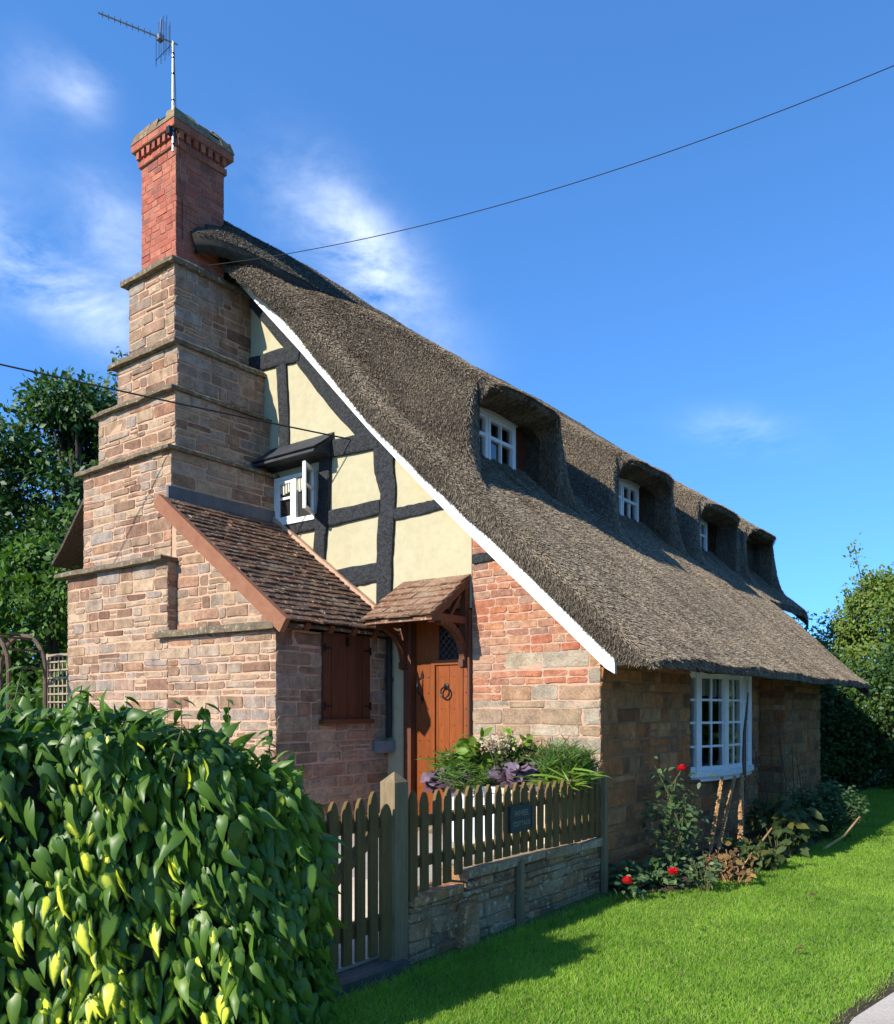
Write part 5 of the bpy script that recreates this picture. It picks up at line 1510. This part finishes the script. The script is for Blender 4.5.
# ------------------------------------------------------------------ IVY HEDGE
def ivy():
    r = thing('ivy_hedge', (-.1, -5.2, 0), 'big glossy green and yellow variegated ivy hedge in front of the gate', 'hedge')
    core = MB()
    # lumpy woody core, coloured near-black for the shade between the leaves
    nu, nv = 44, 20
    def surf(u, v):
        """u 0..1 along the hedge (from the gate end to the far end), v 0..1 from front foot over the top to the back foot"""
        y = -3.82 - 4.0 * u
        y_out = y + .11 * max(0, 1 - u * 6)
        hgt = float(np.interp(y, [-8, -5.3, -4.7, -4.3, -4.0, -3.82], [1.75, 1.62, 1.56, 1.44, 1.28, 1.12]))
        front = float(np.interp(y, [-8, -6, -5.2, -4.8, -4.4, -4.1, -3.92, -3.82], [-1.1, -.52, -.02, .24, .44, .46, .36, .16]))
        back = float(np.interp(y, [-8, -5.2, -4.6, -3.82], [-2.2, -1.2, -.9, -.35]))
        a = math.pi * v
        cx_ = (front + back) / 2; wx = (front - back) / 2
        ex = math.copysign(abs(math.cos(a)) ** .55, math.cos(a)); ez = math.sin(a) ** .45
        nz = mnoise.noise(Vector((y * 1.6, v * 4, 2.2)))
        n2 = mnoise.noise(Vector((y * 3.4, v * 7, 7.7)))
        return Vector((cx_ + wx * ex + (.17 * nz + .11 * n2) * ex, y_out + .06 * nz, hgt * ez + (.10 * nz + .06 * n2) * ez))
    g = [[surf(i / nu, j / nv) for j in range(nv + 1)] for i in range(nu + 1)]
    cvs = []
    for i in range(nu + 1):
        mid = sum((g[i][j] for j in range(nv + 1)), Vector()) / (nv + 1)
        for j in range(nv + 1):
            p = g[i][j]; cvs.append(p + (Vector((mid.x, p.y, .6)) - p) * .20 + Vector((0, -.12 if i == 0 else 0, 0)))
    W = nv + 1
    fs = [(i * W + j, i * W + j + 1, (i + 1) * W + j + 1, (i + 1) * W + j) for i in range(nu) for j in range(nv)]
    fs.append(tuple(range(W)))
    core.add(cvs, fs); core.build('shaded_woody_core', M['hedgecore'], r)
    P = []; Nn = []; 
    quads = []
    for i in range(nu):
        for j in range(nv):
            quads.append((g[i][j], g[i + 1][j], g[i + 1][j + 1], g[i][j + 1]))
    ar = [((q[1] - q[0]).cross(q[3] - q[0])).length for q in quads]
    # end cap
    tot = sum(ar); N_ = 8200
    for q, a in zip(quads, ar):
        # only what faces the camera side or the top gets the full density
        nq = (q[3] - q[0]).cross(q[1] - q[0]).normalized()
        dens = 1550 if nq.x > -.2 else 200
        if q[0].y < -6.2: dens *= .35
        cl = mnoise.noise((q[0] + q[2]) * .5 * 4.2) + .5 * mnoise.noise((q[0] + q[2]) * .5 * 9)
        for _ in range(rng.poisson(a * dens * max(.55, 1 + 1.1 * cl))):
            s_, t_ = rng.random(), rng.random()
            p = q[0].lerp(q[1], s_).lerp(q[3].lerp(q[2], s_), t_)
            P.append(p - nq * abs(rng.normal(0, .12)) + nq * (rng.uniform(-.02, .05) + .07 * mnoise.noise(p * 3.1))); Nn.append(nq)
    for _ in range(620):
        z = rng.uniform(.03, 1.12); x = rng.uniform(-.35, .26)
        P.append(Vector((x, -3.74 + rng.normal(.0, .07) - .12 * abs(x), z))); Nn.append(Vector((.2, 1, .2)).normalized())
    P = np.array([tuple(p) for p in P]); Nn = np.array([tuple(p) for p in Nn]); n = len(P)
    D = Nn * rng.uniform(.1, .9, (n, 1)) + np.stack([rng.normal(0, .45, n), rng.normal(0, .45, n), rng.uniform(-2.4, -.55, n)], 1)
    topm = Nn[:, 2] > .55
    D[topm, 2] += rng.uniform(.1, 1.7, topm.sum())
    up = Nn * .75 + rng.normal(0, .55, (n, 3)) + [-.12, -.6, .15]
    size = .050 + .115 * rng.random(n) ** 1.5
    # variegated zone low at the middle of the front, plus a scatter
    yy, zz = P[:, 1], P[:, 2]
    zone = 1.15 * np.exp(-(((yy + 4.84) / .30) ** 2 + ((zz - .40) / .34) ** 2)) + .25 * np.exp(-(((yy + 4.75) / .2) ** 2 + ((zz - 1.2) / .25) ** 2)) + .12 * np.exp(-(((yy + 3.9) / .15) ** 2 + ((zz - 1.2) / .2) ** 2))
    amt = np.where(rng.random(n) < .045 + .95 * zone, rng.uniform(.45, 1.6, n), rng.uniform(0, .2, n))
    scatter('foliage', IVY_V, IVY_F, P, frames(D, up), np.stack([size * rng.uniform(.8, 1.05, n), size, size], 1), M['ivy'], r, tattr={'varieg': (IVY_C, amt)})
    # sprigs that poke out above
    st = MB(); P2 = []; D2 = []
    for (y, x, h, l) in [(-3.98, .1, 1.25, .30), (-4.1, .2, 1.3, .25), (-4.25, .1, 1.38, .32), (-3.9, .22, 1.12, .16), (-4.5, .2, 1.5, .18), (-4.8, .1, 1.55, .16), (-5.1, .2, 1.6, .15), (-5.3, .1, 1.62, .2), (-4.65, .3, 1.5, .2)]:
        b = Vector((x, y, h - .15)); t = b + Vector((random.uniform(-.1, .08), random.uniform(-.02, .14), l + .1))
        st.tube([b, b.lerp(t, .5) + Vector((.02, .02, .02)), t], [.004, .003, .002], 5)
        for k in range(9):
            P2.append(tuple(b.lerp(t, .3 + .7 * k / 8))); D2.append((rng.normal(0, 1), rng.normal(0, 1), rng.uniform(-.7, .3)))
    st.build('sprig', M['stem'], r)
    scatter('sprig_leaves', IVY_V, IVY_F, np.array(P2), frames(np.array(D2), np.tile([0, 0, 1.], (len(P2), 1))), rng.uniform(.05, .085, len(P2)), M['ivy'], r, attr={'varieg': rng.uniform(0, .25, len(P2))})
ivy()

# ------------------------------------------------------------------ TREES
def tree(name, base, height, crown_r, mat, label, group=None, spray=0, leaf=.13, n=22000, clumps=70, low=.15, trunk=.18, flat=1.0, seed=0, cl_r=.5, cat='tree', squash=(1, 1)):
    g = np.random.default_rng(seed + 50); rd_ = random.Random(seed)
    r = thing(name, base, label, cat, group)
    b = Vector(base); top = b + Vector((0, 0, height))
    s = MB()
    s.tube([b - Z_ * .1, b + Vector((.05, .03, height * .3)), b + Vector((.0, .1, height * .6)), b + Vector((.05, .0, height * .88))], [trunk, trunk * .75, trunk * .5, trunk * .15], 9)
    zc0 = b.z + height * low; zc1 = b.z + height
    C = []
    for k in range(clumps):
        t = g.random() ** .85
        z = zc0 + (zc1 - zc0) * t
        prof = math.sin(math.pi * min(1, (t * .86 + .14))) ** .6 if flat else 1
        rr = crown_r * prof * (.55 + .45 * g.random())
        a = g.uniform(0, 2 * math.pi)
        C.append((b.x + rr * math.cos(a) * squash[0], b.y + rr * math.sin(a) * squash[1], z))
    for c in C[::3]:
        h = max(height * low * .8, (c[2] - b.z) * .6)
        p0 = b + Vector((0, .05, h))
        s.tube([p0, p0.lerp(Vector(c), .5) + Vector((0, 0, -.1)), Vector(c)], [trunk * .3, trunk * .18, trunk * .06], 5)
    SP = []
    for k in range(spray):
        c0 = Vector(C[g.integers(0, len(C))])
        d0 = (c0 - (b + Vector((0, 0, height * .5)))).normalized() + Vector((0, 0, .35)) + Vector(tuple(g.normal(0, .35, 3)))
        t1 = c0 + d0.normalized() * (cl_r * 1.2 + g.uniform(.25, .9))
        s.tube([c0, c0.lerp(t1, .6) + Vector((0, 0, .05)), t1], [.018, .010, .004], 4)
        for q in range(90):
            t_ = g.uniform(.15, 1.05); SP.append(tuple(c0.lerp(t1, t_) + Vector(tuple(g.normal(0, .09 + .10 * (1 - t_), 3)))))
    C = np.array(C)
    ids = g.integers(0, clumps, n)
    cr = cl_r * g.uniform(.6, 1.35, clumps)
    off = g.normal(size=(n, 3)); off /= np.linalg.norm(off, axis=1, keepdims=True); off *= (g.random((n, 1)) ** .4)
    P = C[ids] + off * cr[ids][:, None] * [1.1, 1.1, .75]
    if SP:
        P = np.vstack([P, np.array(SP)]); off = np.vstack([off, g.normal(size=(len(SP), 3))]); n = len(P)
    s.build('trunk', M['bark'], r)
    P[:, 2] = np.maximum(P[:, 2], b.z + .04)
    D = off + g.normal(0, .6, (n, 3)) + [0, 0, -.25]
    up = off * .5 + g.normal(0, .5, (n, 3)) + [-.15, -.7, .65]
    scatter('crown', TUFT_V, TUFT_F, P, frames(D, up), leaf * g.uniform(.6, 1.35, n), M[mat], r)
    return r

TG = 'trees left of the cottage'
tree('broadleaf_tree', (-16.3, 4.2, 0), 9.3, 3.0, 'darkleaf', 'tall dark evergreen tree at the far left behind the chimney', TG, 10, .16, 46000, 130, .14, .25, seed=1, cl_r=.78)
tree('broadleaf_tree', (-14.6, 6.8, 0), 8.4, 2.6, 'darkleaf', 'dark tree top seen right beside the chimney stack edge', TG, 8, .16, 36000, 110, .12, .25, seed=2, cl_r=.75)
tree('broadleaf_tree', (-19.5, 2.0, 0), 9.5, 3.4, 'darkleaf', 'dark tree cut by the left edge of the picture', TG, 26, .17, 16000, 80, .1, .25, seed=3, cl_r=.7)
tree('garden_shrub', (-10.2, .3, 0), 4.3, 1.5, 'midleaf', 'light green leafy shrub below the dark trees at left', None, 14, .13, 13000, 60, .05, .09, seed=4, cl_r=.42, cat='shrub')
tree('garden_shrub', (-12.0, -1.0, 0), 4.0, 1.7, 'midleaf', 'green bush standing behind the wooden garden arch', None, 10, .13, 10000, 60, .05, .09, seed=5, cl_r=.45, cat='shrub')
tree('garden_shrub', (-8.6, .9, 0), 3.3, .9, 'midleaf', 'green shrub filling the gap beside the chimney base', None, 8, .11, 7000, 44, .05, .07, seed=6, cl_r=.36, cat='shrub')

RG = 'trees along the far end of the lawn'
for i, (x, y, h, r_, m_, lb) in enumerate([
    (-1.7, 13.8, 2.9, 1.2, 'hedgeleaf', 'hedge tree just past the cottage end under the thatch corner'),
    (.05, 14.2, 4.5, 1.7, 'hedgeleaf', 'yellow green hedge tree tinged with autumn right of the roof corner'),
    (2.0, 14.2, 6.0, 1.9, 'hedgeleaf', 'tallest yellow green tree at the right picture edge'),
    (4.2, 14.5, 6.3, 2.0, 'hedgeleaf', 'broad yellow green tree just beyond the right picture edge'),
    (.6, 12.6, 2.7, 1.2, 'darkleaf', 'low shrub, leaves coloured dark for shade, at the lawn end below the hedge trees'),  # dark leaf colour on these low shrubs stands in for shade
    (2.6, 12.8, 2.9, 1.3, 'darkleaf', 'low shrub, leaves coloured dark for shade, at the right edge of the lawn end'),
    (-1.0, 12.3, 2.6, 1.0, 'darkleaf', 'low shrub, leaves coloured dark for shade, tucked behind the far wall end')]):
    tree('hedge_tree', (x, y, 0), h, r_, m_, lb, RG, 16 if m_ == 'hedgeleaf' else 0, .085, 42000 if m_ == 'hedgeleaf' else 16000, 110, .04, .12, seed=20 + i, cl_r=.46)

def shade_tree():
    r = thing('broadleaf_tree', (3.0, -13.2, 0), 'tall spreading tree across the lane from the cottage, out of the picture', 'tree')
    s = MB()
    s.tube([(3.0, -13.2, -.1), (3.0, -13.1, 3), (2.9, -12.8, 7), (2.6, -12.5, 11)], [.32, .26, .2, .08], 9); s.build('trunk', M['bark'], r)
    g = np.random.default_rng(91); n = 30000
    C = g.normal(size=(150, 3)); C /= np.linalg.norm(C, axis=1, keepdims=True)
    C = np.array([(2.55, -12.4, 11.4)]) + C * (g.random((150, 1)) ** .33) * [4.4, 3.0, 2.4]
    P = C[g.integers(0, len(C), n)] + g.normal(0, .42, (n, 3))
    scatter('crown', TUFT_V, TUFT_F, P, frames(g.normal(size=(n, 3)), g.normal(0, .6, (n, 3)) + [-.15, -.7, .65]), .26 * g.uniform(.6, 1.3, n), M['midleaf'], r)
shade_tree()
def lane_hedge():  # unseen hedge, added so the bow window has dark foliage to reflect
    r = thing('reflection_hedge', (11, 9, 0), 'long tall hedge out of the picture, added for the bow window to reflect', 'hedge')
    g = np.random.default_rng(17); n = 26000
    y = g.uniform(-3, 30, n); z = g.uniform(.05, 1, n) * (4.6 + .9 * np.sin(y * .7) + .6 * np.sin(y * 1.9))
    x = 10.6 + 1.2 * g.random(n) + .5 * np.sin(y * 1.1)
    scatter('foliage', TUFT_V, TUFT_F, np.stack([x, y, z], 1), frames(g.normal(size=(n, 3)), g.normal(0, .6, (n, 3)) + [-.5, -.4, .5]), .34 * g.uniform(.6, 1.3, n), M['midleaf'], r)
    s = MB()
    for k in range(12): s.tube([(11.4, -2.5 + k * 2.8, 0), (11.3, -2.4 + k * 2.8, 2), (11.4, -2.6 + k * 2.8, 4.2)], [.12, .08, .03], 6)
    s.build('stems', M['bark'], r)
lane_hedge()
# garden arch and trellis
AX, AY = -6.78, -2.25
ar = thing('garden_arch', (AX, AY + .25, 0), 'rustic rounded wooden garden arch at far left behind the ivy', 'arch')
for dy in (0, .42):
    s = MB(); pts = [(AX - .55, AY + dy, 0), (AX - .55, AY + dy, 1.95)]
    for t_ in np.linspace(0, math.pi, 11): pts.append((AX - .55 * math.cos(t_), AY + dy, 2.08 + .42 * math.sin(t_)))
    pts += [(AX + .55, AY + dy, 1.95), (AX + .55, AY + dy, 0)]
    s.tube(pts, .026, 7); s.build('hoop', M['deaddark'], ar)
for t_ in np.linspace(0, math.pi, 7):
    s = MB(); p = (AX - .55 * math.cos(t_), AY - .02, 2.08 + .42 * math.sin(t_)); s.bar(p, (p[0], AY + .44, p[2]), .022, .022); s.build('slat', M['deaddark'], ar)
for z in (.5, 1.0, 1.5):
    for x in (AX - .55, AX + .55):
        s = MB(); s.bar((x, AY - .02, z), (x, AY + .44, z), .022, .022); s.build('slat', M['deaddark'], ar)
tr = thing('trellis_panel', (-6.6, -1.40, 0), 'square lattice trellis panel joined to the chimney base', 'trellis')
for x in np.arange(-6.93, -6.22, .10):
    s = MB(); s.bar((x, -1.40, .3), (x, -1.40, 2.27), .020, .016, (0, 1, 0)); s.build('upright_lath', M['trellis'], tr)
for z in np.arange(.4, 2.25, .10):
    s = MB(); s.bar((-6.98, -1.418, z), (-6.215, -1.418, z), .016, .020); s.build('cross_lath', M['trellis'], tr)
s = MB(); s.bar((-6.98, -1.40, 0), (-6.98, -1.40, 2.31), .045, .045, (0, 1, 0)); s.build('post', M['trellis'], tr)
s = MB(); s.bar((-6.98, -1.405, 2.285), (-6.215, -1.405, 2.285), .04, .03); s.build('top_rail', M['trellis'], tr)

# ------------------------------------------------------------------ CAMERA, LIGHT, SKY
cam = bpy.data.cameras.new('camera'); co = bpy.data.objects.new('camera', cam); COL.objects.link(co)
co.location = E; co.rotation_euler = (R(90), 0, TH)
cam.sensor_fit = 'HORIZONTAL'; cam.sensor_width = 36; cam.lens = 837 / 894 * 36
cam.shift_y = (710 - 512) / 894; cam.clip_start = .05; cam.clip_end = 2000
scene.camera = co

SUN = Vector((-.172, -.853, .50)).normalized()
el = math.asin(SUN.z)
sun = bpy.data.lights.new('sun', 'SUN'); so = bpy.data.objects.new('sun', sun); COL.objects.link(so)
sun.energy = 3.8; sun.angle = R(.53); sun.color = (1, .93, .82)
so.rotation_euler = (-SUN).to_track_quat('-Z', 'Y').to_euler(); so.location = (-10, -30, 25)

w = bpy.data.worlds.new('World'); scene.world = w; w.use_nodes = True
nt = w.node_tree; N = nt.nodes; L = nt.links
bg = N['Background']
sky = N.new('ShaderNodeTexSky'); sky.sky_type = 'NISHITA'; sky.sun_disc = False
sky.sun_elevation = el; sky.sun_rotation = math.atan2(SUN.x, SUN.y)
sky.altitude = 100; sky.air_density = 1.0; sky.dust_density = .1; sky.ozone_density = 2.0
tc = N.new('ShaderNodeTexCoord')
nrmz = N.new('ShaderNodeVectorMath'); nrmz.operation = 'NORMALIZE'; L.new(tc.outputs['Generated'], nrmz.inputs[0])
DV = nrmz.outputs[0]
def dotn(v):
    d = N.new('ShaderNodeVectorMath'); d.operation = 'DOT_PRODUCT'; L.new(DV, d.inputs[0]); d.inputs[1].default_value = v; return d.outputs['Value']
def dirpx(x, y):
    return (fv + rv * ((x - 447) / 837) + Z_ * ((710 - y) / 837)).normalized()
total = None
# wisps: (start px, end px, half width in radians, strength)
for (p0, p1, wd, stg) in [((-20, 240), (140, 345), .030, .80), ((85, 180), (150, 290), .035, .45), ((70, 60), (95, 120), .022, .42), ((290, 190), (440, 340), .040, .68), ((320, 170), (400, 290), .028, .4), ((690, 425), (790, 440), .020, .32), ((0, 50), (60, 95), .03, .15), ((-150, 150), (-20, 280), .07, .6)]:
    a = dirpx(*p0); b = dirpx(*p1); c = (a + b).normalized(); ax = (b - a); ln_ = ax.length / 2; ax.normalize(); ay = c.cross(ax).normalized()
    u = math_(N, L, 'DIVIDE', dotn(ax), ln_ * 1.0); v = math_(N, L, 'DIVIDE', dotn(ay), wd)
    cu = c.dot(ax)
    u2 = math_(N, L, 'POWER', math_(N, L, 'ABSOLUTE', math_(N, L, 'SUBTRACT', u, cu / ln_)), 2.0); v2 = math_(N, L, 'MULTIPLY', v, v)
    e = math_(N, L, 'EXPONENT', math_(N, L, 'MULTIPLY', math_(N, L, 'ADD', u2, v2), -1.0))
    fr_ = math_(N, L, 'GREATER_THAN', dotn(c), .2)
    e = math_(N, L, 'MULTIPLY', math_(N, L, 'MULTIPLY', e, fr_), stg)
    total = e if total is None else math_(N, L, 'ADD', total, e)
sv = N.new('ShaderNodeVectorMath'); sv.operation = 'ADD'; L.new(DV, sv.inputs[0]); sv.inputs[1].default_value = (0, 0, .22)
L.new(sv.outputs[0], sky.inputs['Vector'])
mp = N.new('ShaderNodeMapping'); mp.inputs['Scale'].default_value = (1, 1, 2.0); L.new(DV, mp.inputs['Vector'])
n1 = noise(N, L, 8.5, 12, .64, mp.outputs[0], .35); n2 = noise(N, L, 2.2, 5, .5, mp.outputs[0], .3)
nr_ = ramp(N, [(0, 0, 0), (1, 1, 1)], [.33, .78]); L.new(n1.outputs['Fac'], nr_.inputs['Fac'])
cf = math_(N, L, 'MULTIPLY', total, nr_.outputs['Color'], True)
cf = math_(N, L, 'MULTIPLY', cf, .85, True)
skyc = mixc(N, L, 1.0, sky.outputs['Color'], (.49, .90, 1.27), 'MULTIPLY')
colr = mixc(N, L, cf, skyc, (6.0, 6.4, 7.0))
L.new(colr, bg.inputs['Color']); bg.inputs['Strength'].default_value = .15

scene.view_settings.view_transform = 'Standard'; scene.view_settings.look = 'None'
scene.view_settings.exposure = 1.0; scene.view_settings.gamma = 1
scene.render.engine = 'CYCLES'
scene.cycles.use_denoising = True
try:
    scene.cycles.denoiser = 'OPENIMAGEDENOISE'
except Exception: pass
scene.cycles.max_bounces = 8; scene.cycles.transparent_max_bounces = 12
scene.cycles.sample_clamp_indirect = 6
